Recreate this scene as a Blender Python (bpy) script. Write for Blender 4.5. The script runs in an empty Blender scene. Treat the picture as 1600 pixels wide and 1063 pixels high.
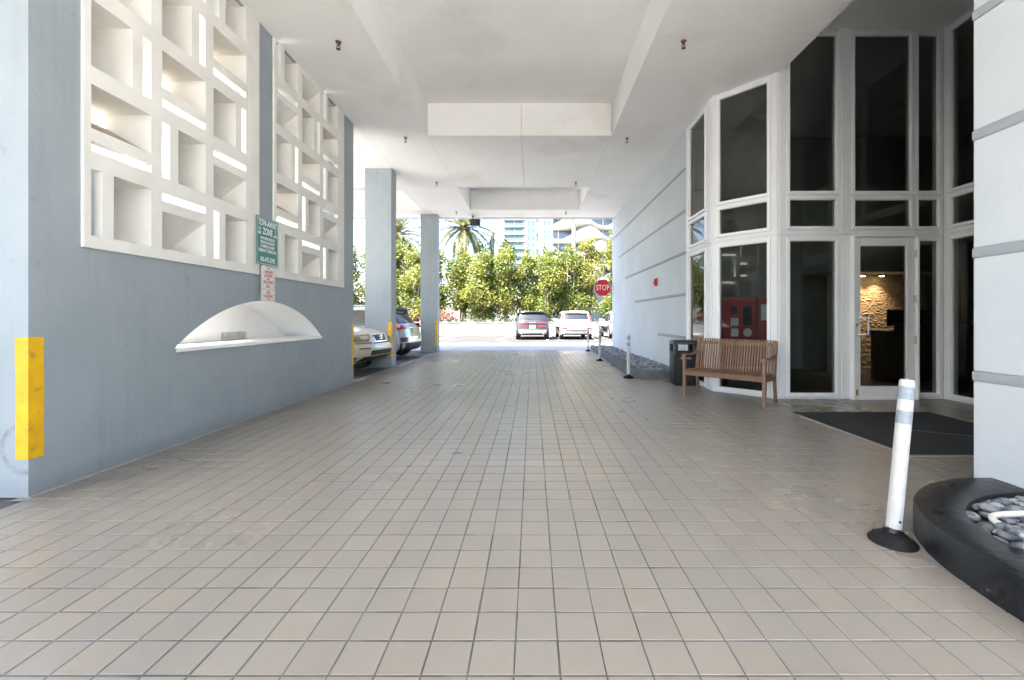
import bpy, math, random
from mathutils import Vector, Matrix
import numpy as np

scene = bpy.context.scene
COL = scene.collection
rnd = random.Random(7)
PI = math.pi

# ------------------------------------------------------------------ camera
cam_d = bpy.data.cameras.new('camera')
cam = bpy.data.objects.new('camera', cam_d)
COL.objects.link(cam)
cam.location = (0, 0, 1.3)
cam.rotation_euler = (PI / 2, 0, 0)
cam_d.sensor_width = 36.0
cam_d.lens = 670 / 1600 * 36
cam_d.shift_x = -32.0 / 1600
cam_d.shift_y = -34.5 / 1600
cam_d.clip_start = 0.05
cam_d.clip_end = 2000
scene.camera = cam

# ------------------------------------------------------------------ sky, sun, exposure
SUN = Vector((0.50, 0.44, -1.0)).normalized()          # the way the light travels
elev = math.asin(-SUN.z)
azim = math.atan2(-SUN.x, -SUN.y)
world = bpy.data.worlds.new('World')
scene.world = world
world.use_nodes = True
wn = world.node_tree
sky = wn.nodes.new('ShaderNodeTexSky')
sky.sky_type = 'NISHITA'
sky.sun_disc = False
sky.sun_elevation = elev
sky.sun_rotation = azim
sky.dust_density = 2.2
sky.air_density = 1.0
sky.ozone_density = 0.6
bg = wn.nodes['Background']
wn.links.new(sky.outputs['Color'], bg.inputs['Color'])
bg.inputs['Strength'].default_value = 0.062
sun_d = bpy.data.lights.new('sun', 'SUN')
sun_d.energy = 3.3
sun_d.angle = math.radians(0.5)
sun_d.color = (1.0, 0.95, 0.87)
sun = bpy.data.objects.new('sun', sun_d)
COL.objects.link(sun)
sun.rotation_euler = SUN.to_track_quat('-Z', 'Y').to_euler()
sun.location = (-10, -10, 30)
vs = scene.view_settings
vs.view_transform = 'Standard'
vs.look = 'None'
vs.gamma = 1.0
vs.use_curve_mapping = False
vs.exposure = 3.92
try:
    scene.cycles.max_bounces = 14
    scene.cycles.diffuse_bounces = 8
    scene.cycles.glossy_bounces = 5
    scene.cycles.transparent_max_bounces = 16
    scene.cycles.transmission_bounces = 6
    scene.cycles.caustics_reflective = False
    scene.cycles.caustics_refractive = False
    scene.cycles.sample_clamp_indirect = 6.0
except Exception:
    pass


# ------------------------------------------------------------------ materials
def new_mat(name):
    m = bpy.data.materials.new(name)
    m.use_nodes = True
    nt = m.node_tree
    b = nt.nodes['Principled BSDF']
    return m, nt, b


def noise_node(nt, scale, detail=4, rough=0.55, vec=None):
    n = nt.nodes.new('ShaderNodeTexNoise')
    n.inputs['Scale'].default_value = scale
    n.inputs['Detail'].default_value = detail
    n.inputs['Roughness'].default_value = rough
    if vec is not None:
        nt.links.new(vec, n.inputs['Vector'])
    return n


def ramp(nt, fac, a, b, p0=0.35, p1=0.65):
    r = nt.nodes.new('ShaderNodeValToRGB')
    r.color_ramp.elements[0].position = p0
    r.color_ramp.elements[1].position = p1
    r.color_ramp.elements[0].color = (*a, 1) if len(a) == 3 else a
    r.color_ramp.elements[1].color = (*b, 1) if len(b) == 3 else b
    nt.links.new(fac, r.inputs['Fac'])
    return r


def math_node(nt, op, a, b=None, clamp=False):
    n = nt.nodes.new('ShaderNodeMath')
    n.operation = op
    n.use_clamp = clamp
    for i, v in enumerate((a, b)):
        if v is None:
            continue
        if isinstance(v, (int, float)):
            n.inputs[i].default_value = v
        else:
            nt.links.new(v, n.inputs[i])
    return n.outputs[0]


def mix_col(nt, fac, a, b, mode='MIX'):
    n = nt.nodes.new('ShaderNodeMix')
    n.data_type = 'RGBA'
    n.blend_type = mode
    if isinstance(fac, (int, float)):
        n.inputs[0].default_value = fac
    else:
        nt.links.new(fac, n.inputs[0])
    for i, v in ((6, a), (7, b)):
        if isinstance(v, tuple):
            n.inputs[i].default_value = (*v, 1) if len(v) == 3 else v
        else:
            nt.links.new(v, n.inputs[i])
    return n.outputs[2]


def wpos(nt):
    return nt.nodes.new('ShaderNodeNewGeometry').outputs['Position']


def opos(nt):
    return nt.nodes.new('ShaderNodeTexCoord').outputs['Object']


def pbr(name, c, c2=None, scale=3.0, rough=0.6, bump=0.0, bscale=60.0, metal=0.0, spec=0.5, coat=0.0,
        p0=0.35, p1=0.65, bdist=0.01, obj=False, stain=None, sscale=0.6):
    m, nt, b = new_mat(name)
    b.inputs['Roughness'].default_value = rough
    b.inputs['Metallic'].default_value = metal
    b.inputs['Specular IOR Level'].default_value = spec
    b.inputs['Coat Weight'].default_value = coat
    b.inputs['Coat Roughness'].default_value = 0.05
    b.inputs['Base Color'].default_value = (*c, 1)
    vec = None
    if c2 is not None or bump:
        vec = opos(nt) if obj else wpos(nt)
    if c2 is not None:
        n = noise_node(nt, scale, 5, 0.6, vec)
        out = ramp(nt, n.outputs['Fac'], c, c2, p0, p1).outputs['Color']
        if stain is not None:
            n2 = noise_node(nt, sscale, 6, 0.65, vec)
            f = ramp(nt, n2.outputs['Fac'], (0, 0, 0), (1, 1, 1), 0.56, 0.74).outputs['Color']
            out = mix_col(nt, f, out, stain)
        nt.links.new(out, b.inputs['Base Color'])
    if bump:
        n = noise_node(nt, bscale, 3, 0.6, vec)
        bp = nt.nodes.new('ShaderNodeBump')
        bp.inputs['Strength'].default_value = bump
        bp.inputs['Distance'].default_value = bdist
        nt.links.new(n.outputs['Fac'], bp.inputs['Height'])
        nt.links.new(bp.outputs['Normal'], b.inputs['Normal'])
    return m


M = {}
M['ceiling'] = pbr('ceiling_paint', (0.84, 0.835, 0.825), (0.79, 0.785, 0.775), 0.7, 0.75, 0.16, 40, bdist=0.005, stain=(0.70, 0.68, 0.645), sscale=0.45)
M['joint'] = pbr('ceiling_joint', (0.35, 0.34, 0.33))
M['patch'] = pbr('ceiling_patch', (0.80, 0.79, 0.78), (0.73, 0.72, 0.71), 6, 0.8)
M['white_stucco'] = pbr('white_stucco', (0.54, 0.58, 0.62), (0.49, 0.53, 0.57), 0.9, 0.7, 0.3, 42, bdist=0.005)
M['lattice'] = pbr('lattice_white', (0.76, 0.75, 0.725), (0.68, 0.67, 0.64), 2.2, 0.7, 0.12, 60, bdist=0.004)
M['dirty_sill'] = pbr('dirty_sill', (0.34, 0.28, 0.20), (0.50, 0.45, 0.37), 5, 0.85)
M['white_gloss'] = pbr('white_niche_paint', (0.88, 0.875, 0.87), (0.84, 0.83, 0.82), 2, 0.55)
M['groove'] = pbr('groove_grey', (0.27, 0.30, 0.33), (0.32, 0.35, 0.38), 3, 0.7)
M['yellow'] = pbr('yellow_paint', (0.82, 0.47, 0.005), (0.70, 0.38, 0.003), 6, 0.55, 0.35, 50, bdist=0.005, stain=(0.42, 0.24, 0.03), sscale=11)
M['frame'] = pbr('white_aluminium', (0.86, 0.865, 0.87), (0.82, 0.825, 0.83), 3, 0.35)
M['cladding'] = pbr('white_cladding', (0.80, 0.82, 0.85), (0.76, 0.78, 0.81), 2, 0.45)
M['steel'] = pbr('brushed_steel', (0.6, 0.6, 0.6), rough=0.3, metal=1.0)
M['dark_metal'] = pbr('dark_metal', (0.03, 0.028, 0.026), rough=0.5)
M['rust'] = pbr('rusty_brass', (0.16, 0.065, 0.035), (0.09, 0.04, 0.03), 40, 0.6)
M['black_plastic'] = pbr('black_plastic', (0.010, 0.011, 0.013), (0.015, 0.016, 0.018), 8, 0.42)
M['white_plastic'] = pbr('white_plastic', (0.52, 0.52, 0.51), (0.42, 0.41, 0.39), 14, 0.45, p0=0.45, p1=0.8)
M['reflective'] = pbr('reflective_sheet', (0.20, 0.245, 0.29), (0.27, 0.31, 0.35), 60, 0.3)
M['rubber'] = pbr('rubber', (0.006, 0.0065, 0.007), (0.012, 0.012, 0.013), 30, 0.6, spec=0.25)
M['mat'] = pbr('carpet_mat', (0.012, 0.013, 0.016), (0.036, 0.038, 0.043), 120, 0.95, 0.8, 300, bdist=0.01)
M['mat_edge'] = pbr('mat_edge', (0.30, 0.28, 0.26), (0.36, 0.34, 0.31), 10, 0.7)
M['asphalt'] = pbr('asphalt', (0.055, 0.056, 0.058), (0.09, 0.09, 0.09), 2.5, 0.9, 0.6, 130, bdist=0.008)
M['lot'] = pbr('lot_asphalt', (0.042, 0.042, 0.042), (0.062, 0.061, 0.06), 0.8, 0.95, spec=0.1, bump=0.3, bscale=90, bdist=0.006)
M['concrete'] = pbr('concrete', (0.56, 0.545, 0.51), (0.63, 0.61, 0.575), 0.7, 0.85, 0.2, 40, bdist=0.006)
M['apron'] = pbr('apron_concrete', (0.34, 0.335, 0.32), (0.42, 0.41, 0.39), 0.6, 0.9, 0.2, 60, bdist=0.005, spec=0.2)
M['kerb_concrete'] = pbr('kerb_concrete', (0.13, 0.135, 0.14), (0.075, 0.08, 0.085), 3, 0.8, 0.2, 50, bdist=0.006)
M['line'] = pbr('line_paint', (0.62, 0.62, 0.60), (0.45, 0.45, 0.43), 5, 0.8)
M['soil'] = pbr('soil', (0.05, 0.04, 0.03), (0.08, 0.06, 0.045), 8, 0.95)
M['pipe'] = pbr('white_pipe', (0.76, 0.74, 0.70), (0.66, 0.63, 0.57), 20, 0.4)
M['pool_wall'] = pbr('lot_wall_white', (0.26, 0.26, 0.26), (0.13, 0.13, 0.135), 1.6, 0.8)
M['sign_green'] = pbr('sign_green', (0.012, 0.16, 0.14), (0.02, 0.19, 0.165), 8, 0.4)
M['sign_white'] = pbr('sign_white', (0.72, 0.70, 0.68), (0.66, 0.63, 0.60), 9, 0.45)
M['sign_red'] = pbr('sign_red', (0.62, 0.006, 0.014), rough=0.38)
M['print_white'] = pbr('print_white', (0.80, 0.80, 0.79), rough=0.5)
M['print_red'] = pbr('print_red', (0.50, 0.05, 0.05), rough=0.5)
M['alarm_red'] = pbr('alarm_red', (0.52, 0.02, 0.025), rough=0.35)
M['lobby_dark'] = pbr('lobby_dark', (0.33, 0.345, 0.335), (0.39, 0.405, 0.395), 2, 0.7)
M['lobby_floor'] = pbr('lobby_floor', (0.03, 0.027, 0.024), rough=0.3)
M['desk_wood'] = pbr('desk_wood', (0.10, 0.075, 0.04), (0.06, 0.05, 0.03), 7, 0.5)
M['desk_top'] = pbr('desk_top', (0.03, 0.055, 0.06), rough=0.3)
M['screen'] = pbr('dark_screen', (0.01, 0.01, 0.012), rough=0.2)
M['cabinet_red'] = pbr('cabinet_red', (0.42, 0.02, 0.022), rough=0.4)
M['tower_white'] = pbr('tower_white', (0.46, 0.475, 0.49), (0.42, 0.435, 0.45), 0.1, 0.7)
M['curve_white'] = pbr('curve_white', (0.48, 0.47, 0.44), (0.44, 0.43, 0.40), 0.1, 0.7)
M['tower_glass'] = pbr('tower_glass', (0.045, 0.10, 0.13), rough=0.1, spec=0.9)
M['teal_glass'] = pbr('teal_glass', (0.065, 0.155, 0.185), rough=0.15, spec=0.8)
M['curve_glass'] = pbr('curve_glass', (0.07, 0.10, 0.14), rough=0.12, spec=0.8)
M['bark'] = pbr('bark', (0.20, 0.16, 0.12), (0.30, 0.26, 0.20), 9, 0.9, 0.5, 30, bdist=0.03)
M['palm_bark'] = pbr('palm_bark', (0.22, 0.17, 0.12), (0.33, 0.27, 0.20), 7, 0.9, 0.6, 20, bdist=0.04)
M['royal_bark'] = pbr('smooth_palm_bark', (0.34, 0.31, 0.27), (0.26, 0.23, 0.19), 3, 0.85, 0.3, 20, bdist=0.02)
M['vent'] = pbr('vent_metal', (0.60, 0.58, 0.53), (0.46, 0.44, 0.39), 14, 0.5)
M['sticker_yellow'] = pbr('sticker_yellow', (0.75, 0.42, 0.03), rough=0.5)
M['tyre'] = pbr('tyre', (0.018, 0.018, 0.019), rough=0.75)
M['alloy'] = pbr('alloy', (0.45, 0.45, 0.46), rough=0.3, metal=0.9)
M['car_trim'] = pbr('car_trim', (0.02, 0.02, 0.022), rough=0.5)
M['car_glass'] = pbr('car_glass', (0.014, 0.017, 0.02), rough=0.06, spec=0.7)
M['tail_red'] = pbr('tail_red', (0.36, 0.008, 0.012), rough=0.12, coat=0.6)
M['tail_dark'] = pbr('tail_dark_red', (0.10, 0.022, 0.028), rough=0.12, coat=0.6)
M['chrome'] = pbr('chrome', (0.75, 0.75, 0.76), rough=0.12, metal=1.0)
M['headlamp'] = pbr('headlamp', (0.26, 0.22, 0.16), rough=0.08, spec=0.8, coat=0.8)
M['bulb'] = pbr('lamp_reflector', (0.7, 0.68, 0.6), rough=0.15, metal=0.8)
M['plate'] = pbr('number_plate', (0.62, 0.62, 0.56), (0.52, 0.55, 0.42), 9, 0.5, obj=True)
M['plate_yellow'] = pbr('number_plate_yellow', (0.55, 0.45, 0.14), (0.62, 0.56, 0.35), 9, 0.5, obj=True)


def car_paint(name, c, metal=0.0, rough=0.3):
    return pbr(name, c, rough=rough, metal=metal, coat=0.9)


M['paint_beige'] = car_paint('paint_pearl_beige', (0.60, 0.55, 0.45), 0.1)
M['paint_silver'] = car_paint('paint_silver', (0.42, 0.44, 0.45), 0.55)
M['paint_dark'] = car_paint('paint_graphite', (0.012, 0.013, 0.017), 0.1)
M['paint_white'] = car_paint('paint_white', (0.72, 0.71, 0.70))
M['paint_grey'] = car_paint('paint_light_grey', (0.5, 0.5, 0.5), 0.4)


def wall_blue(name, marks=None):
    """blue-grey masonry paint, mottled, with faint vertical roller streaks and scuffs"""
    m, nt, b = new_mat(name)
    P = wpos(nt)
    n = noise_node(nt, 1.1, 6, 0.6, P)
    c = ramp(nt, n.outputs['Fac'], (0.262, 0.306, 0.340), (0.312, 0.352, 0.385), 0.3, 0.7).outputs['Color']
    mp = nt.nodes.new('ShaderNodeMapping')
    mp.inputs['Scale'].default_value = (7, 7, 0.35)
    nt.links.new(P, mp.inputs['Vector'])
    n2 = noise_node(nt, 2.0, 5, 0.6, mp.outputs['Vector'])
    f = ramp(nt, n2.outputs['Fac'], (0, 0, 0), (1, 1, 1), 0.50, 0.85).outputs['Color']
    c = mix_col(nt, math_node(nt, 'MULTIPLY', f, 0.35), c, (0.20, 0.235, 0.265))
    # small dark scuffs and chips
    n3 = noise_node(nt, 9.0, 3, 0.5, P)
    f3 = ramp(nt, n3.outputs['Fac'], (0, 0, 0), (1, 1, 1), 0.655, 0.76).outputs['Color']
    c = mix_col(nt, math_node(nt, 'MULTIPLY', f3, 0.32), c, (0.14, 0.16, 0.18))
    sep = nt.nodes.new('ShaderNodeSeparateXYZ')
    nt.links.new(P, sep.inputs[0])
    # splash-back dirt low on the wall
    nz = math_node(nt, 'ADD', sep.outputs['Z'], math_node(nt, 'MULTIPLY', n.outputs['Fac'], 0.22))
    low = ramp(nt, nz, (1, 1, 1), (0, 0, 0), 0.10, 0.28).outputs['Color']
    c = mix_col(nt, math_node(nt, 'MULTIPLY', low, 0.45), c, (0.15, 0.165, 0.175))
    if marks:                                           # a tyre scuff: part of a ring, x z centre and radius
        cx, cz, r, w = marks
        dx = math_node(nt, 'SUBTRACT', sep.outputs['X'], cx)
        dz = math_node(nt, 'SUBTRACT', sep.outputs['Z'], cz)
        d = math_node(nt, 'SQRT', math_node(nt, 'ADD', math_node(nt, 'MULTIPLY', dx, dx), math_node(nt, 'MULTIPLY', dz, dz)))
        ring = math_node(nt, 'ABSOLUTE', math_node(nt, 'SUBTRACT', d, r))
        rf = math_node(nt, 'SUBTRACT', 1.0, math_node(nt, 'DIVIDE', ring, w), True)
        n4 = noise_node(nt, 14, 4, 0.6, P)
        rf = math_node(nt, 'MULTIPLY', rf, math_node(nt, 'MULTIPLY', math_node(nt, 'SUBTRACT', n4.outputs['Fac'], 0.32, True), 1.7))
        c = mix_col(nt, rf, c, (0.09, 0.10, 0.115))
    nt.links.new(c, b.inputs['Base Color'])
    b.inputs['Roughness'].default_value = 0.6
    nb = noise_node(nt, 45, 4, 0.65, P)
    bp = nt.nodes.new('ShaderNodeBump')
    bp.inputs['Strength'].default_value = 0.35
    bp.inputs['Distance'].default_value = 0.006
    nt.links.new(nb.outputs['Fac'], bp.inputs['Height'])
    nt.links.new(bp.outputs['Normal'], b.inputs['Normal'])
    return m


M['blue'] = wall_blue('blue_grey_wall')
M['blue_scuffed'] = wall_blue('blue_grey_wall_scuffed', (-3.655, 0.36, 0.18, 0.03))


def tile_material():
    m, nt, b = new_mat('quarry_tile')
    P = wpos(nt)
    add = nt.nodes.new('ShaderNodeVectorMath')
    add.operation = 'ADD'
    nt.links.new(P, add.inputs[0])
    add.inputs[1].default_value = (0.0675 + 16.9, -1.559 + 16.9, 0)
    sc = nt.nodes.new('ShaderNodeVectorMath')
    sc.operation = 'SCALE'
    sc.inputs['Scale'].default_value = 1 / 0.169
    nt.links.new(add.outputs[0], sc.inputs[0])
    fl = nt.nodes.new('ShaderNodeVectorMath')
    fl.operation = 'FLOOR'
    nt.links.new(sc.outputs[0], fl.inputs[0])
    mz = nt.nodes.new('ShaderNodeVectorMath')
    mz.operation = 'MULTIPLY'
    mz.inputs[1].default_value = (1, 1, 0)
    nt.links.new(fl.outputs[0], mz.inputs[0])
    wn_ = nt.nodes.new('ShaderNodeTexWhiteNoise')
    wn_.noise_dimensions = '2D'
    nt.links.new(mz.outputs[0], wn_.inputs['Vector'])
    r = nt.nodes.new('ShaderNodeValToRGB')
    e = r.color_ramp.elements
    e[0].position, e[0].color = 0.0, (0.277, 0.245, 0.205, 1)
    e[1].position, e[1].color = 1.0, (0.292, 0.253, 0.207, 1)
    for p, c in ((0.25, (0.302, 0.270, 0.228)), (0.5, (0.285, 0.255, 0.215)), (0.75, (0.309, 0.273, 0.226)), (0.93, (0.316, 0.275, 0.222))):
        x = e.new(p)
        x.color = (*c, 1)
    nt.links.new(wn_.outputs['Value'], r.inputs['Fac'])
    n1 = noise_node(nt, 0.55, 5, 0.6, P)
    f1 = ramp(nt, n1.outputs['Fac'], (0, 0, 0), (1, 1, 1), 0.40, 0.72).outputs['Color']
    c = mix_col(nt, math_node(nt, 'MULTIPLY', f1, 0.45), r.outputs['Color'], (0.30, 0.285, 0.265))
    n2 = noise_node(nt, 22, 5, 0.7, P)
    f2 = ramp(nt, n2.outputs['Fac'], (0, 0, 0), (1, 1, 1), 0.45, 0.75).outputs['Color']
    c = mix_col(nt, math_node(nt, 'MULTIPLY', f2, 0.22), c, (0.27, 0.235, 0.20))
    # specks: spots of gum and paint
    v = nt.nodes.new('ShaderNodeTexVoronoi')
    v.inputs['Scale'].default_value = 1.7
    nt.links.new(P, v.inputs['Vector'])
    sp = math_node(nt, 'LESS_THAN', v.outputs['Distance'], 0.022)
    c = mix_col(nt, math_node(nt, 'MULTIPLY', sp, 0.55), c, (0.10, 0.09, 0.085))
    # worn patch of yellow and pale drips on the driveway middle
    sep = nt.nodes.new('ShaderNodeSeparateXYZ')
    nt.links.new(P, sep.inputs[0])
    dx = math_node(nt, 'DIVIDE', math_node(nt, 'SUBTRACT', sep.outputs['X'], 1.35), 0.9)
    dy = math_node(nt, 'DIVIDE', math_node(nt, 'SUBTRACT', sep.outputs['Y'], 7.8), 1.5)
    d = math_node(nt, 'ADD', math_node(nt, 'MULTIPLY', dx, dx), math_node(nt, 'MULTIPLY', dy, dy))
    n3 = noise_node(nt, 3.0, 5, 0.6, P)
    fy = math_node(nt, 'MULTIPLY', math_node(nt, 'SUBTRACT', 1.0, d, True), ramp(nt, n3.outputs['Fac'], (0, 0, 0), (1, 1, 1), 0.48, 0.62).outputs['Color'])
    c = mix_col(nt, math_node(nt, 'MULTIPLY', fy, 0.45), c, (0.46, 0.40, 0.24))
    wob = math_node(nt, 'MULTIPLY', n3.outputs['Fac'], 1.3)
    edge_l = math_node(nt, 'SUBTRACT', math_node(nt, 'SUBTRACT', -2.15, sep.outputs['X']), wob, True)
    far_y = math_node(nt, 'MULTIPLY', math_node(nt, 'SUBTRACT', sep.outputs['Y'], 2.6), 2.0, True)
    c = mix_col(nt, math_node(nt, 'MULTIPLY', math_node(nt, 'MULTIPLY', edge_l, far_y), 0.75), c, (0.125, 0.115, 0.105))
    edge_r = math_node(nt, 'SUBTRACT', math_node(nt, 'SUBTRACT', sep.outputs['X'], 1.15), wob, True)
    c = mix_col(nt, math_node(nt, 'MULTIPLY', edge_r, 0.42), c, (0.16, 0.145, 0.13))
    # faint tyre lanes down the drive
    mp2 = nt.nodes.new('ShaderNodeMapping')
    mp2.inputs['Scale'].default_value = (1.6, 0.07, 1)
    nt.links.new(P, mp2.inputs['Vector'])
    n5 = noise_node(nt, 1.0, 5, 0.6, mp2.outputs['Vector'])
    lane = ramp(nt, n5.outputs['Fac'], (0, 0, 0), (1, 1, 1), 0.5, 0.72).outputs['Color']
    c = mix_col(nt, math_node(nt, 'MULTIPLY', lane, 0.28), c, (0.19, 0.18, 0.17))
    # oil and drip spots
    n6 = noise_node(nt, 2.2, 6, 0.7, P)
    oil = ramp(nt, n6.outputs['Fac'], (0, 0, 0), (1, 1, 1), 0.68, 0.76).outputs['Color']
    c = mix_col(nt, math_node(nt, 'MULTIPLY', oil, 0.07), c, (0.13, 0.12, 0.11))
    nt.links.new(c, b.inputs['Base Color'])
    rr = ramp(nt, n1.outputs['Fac'], (0.24, 0.24, 0.24), (0.42, 0.42, 0.42), 0.3, 0.7)
    nt.links.new(rr.outputs['Color'], b.inputs['Roughness'])
    nb = noise_node(nt, 85, 4, 0.6, P)
    nb2 = noise_node(nt, 6, 2, 0.5, P)
    h = math_node(nt, 'ADD', nb.outputs['Fac'], math_node(nt, 'MULTIPLY', nb2.outputs['Fac'], 1.5))
    bp = nt.nodes.new('ShaderNodeBump')
    bp.inputs['Strength'].default_value = 0.22
    bp.inputs['Distance'].default_value = 0.003
    nt.links.new(h, bp.inputs['Height'])
    nt.links.new(bp.outputs['Normal'], b.inputs['Normal'])
    return m


def mortar_material():
    m, nt, b = new_mat('tile_joint')
    P = wpos(nt)
    sep = nt.nodes.new('ShaderNodeSeparateXYZ')
    nt.links.new(P, sep.inputs[0])
    fx = math_node(nt, 'FRACT', math_node(nt, 'DIVIDE', math_node(nt, 'ADD', sep.outputs['X'], 0.0675 + 16.9 + 0.0845), 0.169))
    along = math_node(nt, 'LESS_THAN', math_node(nt, 'ABSOLUTE', math_node(nt, 'SUBTRACT', fx, 0.5)), 0.036)
    n = noise_node(nt, 1.3, 5, 0.65, P)
    ca = ramp(nt, n.outputs['Fac'], (0.065, 0.063, 0.062), (0.19, 0.185, 0.18), 0.32, 0.68).outputs['Color']
    n2 = noise_node(nt, 2.7, 5, 0.65, P)
    cb = ramp(nt, n2.outputs['Fac'], (0.07, 0.067, 0.065), (0.24, 0.23, 0.22), 0.32, 0.75).outputs['Color']
    c = mix_col(nt, along, cb, ca)
    # pale grout where dirt is scrubbed off beside the walls
    side = ramp(nt, math_node(nt, 'ABSOLUTE', math_node(nt, 'ADD', sep.outputs['X'], 0.4)), (0, 0, 0), (1, 1, 1), 0.0, 1.0)
    side.color_ramp.elements[0].position = 0.25
    sd = math_node(nt, 'MULTIPLY', math_node(nt, 'ABSOLUTE', math_node(nt, 'ADD', sep.outputs['X'], 0.4)), 0.26, True)
    nt.links.new(sd, side.inputs['Fac'])
    c = mix_col(nt, math_node(nt, 'MULTIPLY', side.outputs['Color'], 0.5), c, (0.42, 0.40, 0.38))
    nt.links.new(c, b.inputs['Base Color'])
    b.inputs['Roughness'].default_value = 0.9
    return m


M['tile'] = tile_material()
M['mortar'] = mortar_material()


def black_kerb():
    m, nt, b = new_mat('black_kerb_paint')
    P = wpos(nt)
    n = noise_node(nt, 3.0, 5, 0.6, P)
    c = ramp(nt, n.outputs['Fac'], (0.007, 0.008, 0.010), (0.018, 0.020, 0.024), 0.35, 0.7).outputs['Color']
    n2 = noise_node(nt, 7.0, 6, 0.7, P)
    f = ramp(nt, n2.outputs['Fac'], (0, 0, 0), (1, 1, 1), 0.67, 0.70).outputs['Color']
    c = mix_col(nt, math_node(nt, 'MULTIPLY', f, 0.75), c, (0.26, 0.27, 0.28))
    nd = noise_node(nt, 1.6, 6, 0.7, P)
    fd = ramp(nt, nd.outputs['Fac'], (0, 0, 0), (1, 1, 1), 0.48, 0.72).outputs['Color']
    c = mix_col(nt, math_node(nt, 'MULTIPLY', fd, 0.45), c, (0.026, 0.027, 0.029))
    b.inputs['Specular IOR Level'].default_value = 0.45
    nt.links.new(c, b.inputs['Base Color'])
    rr = ramp(nt, n.outputs['Fac'], (0.22, 0.22, 0.22), (0.48, 0.48, 0.48), 0.3, 0.7)
    nt.links.new(rr.outputs['Color'], b.inputs['Roughness'])
    bp = nt.nodes.new('ShaderNodeBump')
    bp.inputs['Strength'].default_value = 0.5
    bp.inputs['Distance'].default_value = 0.01
    nb = noise_node(nt, 16, 5, 0.6, P)
    nt.links.new(nb.outputs['Fac'], bp.inputs['Height'])
    nt.links.new(bp.outputs['Normal'], b.inputs['Normal'])
    return m


M['kerb_black'] = black_kerb()


def pebble_mat():
    m, nt, b = new_mat('river_pebble')
    oi = nt.nodes.new('ShaderNodeObjectInfo')
    P = wpos(nt)
    v = nt.nodes.new('ShaderNodeTexVoronoi')
    v.inputs['Scale'].default_value = 11.0
    nt.links.new(P, v.inputs['Vector'])
    sep = nt.nodes.new('ShaderNodeSeparateColor')
    nt.links.new(v.outputs['Color'], sep.inputs[0])
    f = math_node(nt, 'FRACT', math_node(nt, 'ADD', oi.outputs['Random'], sep.outputs[0]))
    r = ramp(nt, f, (0.10, 0.115, 0.135), (0.34, 0.35, 0.37), 0.1, 0.95)
    n = noise_node(nt, 40, 4, 0.6, P)
    f2 = ramp(nt, n.outputs['Fac'], (0, 0, 0), (1, 1, 1), 0.5, 0.8).outputs['Color']
    c = mix_col(nt, math_node(nt, 'MULTIPLY', f2, 0.3), r.outputs['Color'], (0.06, 0.065, 0.075))
    nt.links.new(c, b.inputs['Base Color'])
    b.inputs['Roughness'].default_value = 0.55
    return m


M['pebble'] = pebble_mat()


def wood_mat():
    m, nt, b = new_mat('teak')
    P = opos(nt)
    oi = nt.nodes.new('ShaderNodeObjectInfo')
    mp = nt.nodes.new('ShaderNodeMapping')
    mp.inputs['Scale'].default_value = (26, 26, 3)
    nt.links.new(P, mp.inputs['Vector'])
    n = noise_node(nt, 2.0, 6, 0.65, mp.outputs['Vector'])
    c = ramp(nt, n.outputs['Fac'], (0.115, 0.052, 0.030), (0.24, 0.130, 0.078), 0.3, 0.72).outputs['Color']
    c2 = mix_col(nt, math_node(nt, 'MULTIPLY', oi.outputs['Random'], 0.55), c, (0.30, 0.20, 0.145))
    nt.links.new(c2, b.inputs['Base Color'])
    b.inputs['Roughness'].default_value = 0.5
    return m


M['wood'] = wood_mat()


def glass_mat(name, tint, refl=1.0, ior=1.5):
    m, nt, b = new_mat(name)
    nt.nodes.remove(b)
    out = nt.nodes['Material Output']
    tr = nt.nodes.new('ShaderNodeBsdfTransparent')
    tr.inputs['Color'].default_value = (*tint, 1)
    gl = nt.nodes.new('ShaderNodeBsdfGlossy')
    gl.inputs['Roughness'].default_value = 0.0
    gl.inputs['Color'].default_value = (refl, refl, refl, 1)
    fr = nt.nodes.new('ShaderNodeFresnel')
    fr.inputs['IOR'].default_value = ior
    mx = nt.nodes.new('ShaderNodeMixShader')
    nt.links.new(fr.outputs[0], mx.inputs['Fac'])
    nt.links.new(tr.outputs[0], mx.inputs[1])
    nt.links.new(gl.outputs[0], mx.inputs[2])
    nt.links.new(mx.outputs[0], out.inputs['Surface'])
    return m


M['glass'] = glass_mat('tinted_window_glass', (0.62, 0.68, 0.66), 0.95, 1.55)
M['door_glass'] = glass_mat('door_glass', (0.80, 0.80, 0.76), 0.9, 1.45)


def stone_wall_mat():
    m, nt, b = new_mat('split_face_stone')
    P = wpos(nt)
    mp = nt.nodes.new('ShaderNodeMapping')
    mp.inputs['Scale'].default_value = (4, 4, 11)
    nt.links.new(P, mp.inputs['Vector'])
    n = noise_node(nt, 1.6, 6, 0.6, mp.outputs['Vector'])
    c = ramp(nt, n.outputs['Fac'], (0.24, 0.19, 0.15), (0.48, 0.40, 0.32), 0.3, 0.7).outputs['Color']
    nt.links.new(c, b.inputs['Base Color'])
    b.inputs['Roughness'].default_value = 0.8
    return m


M['stone'] = stone_wall_mat()


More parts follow.
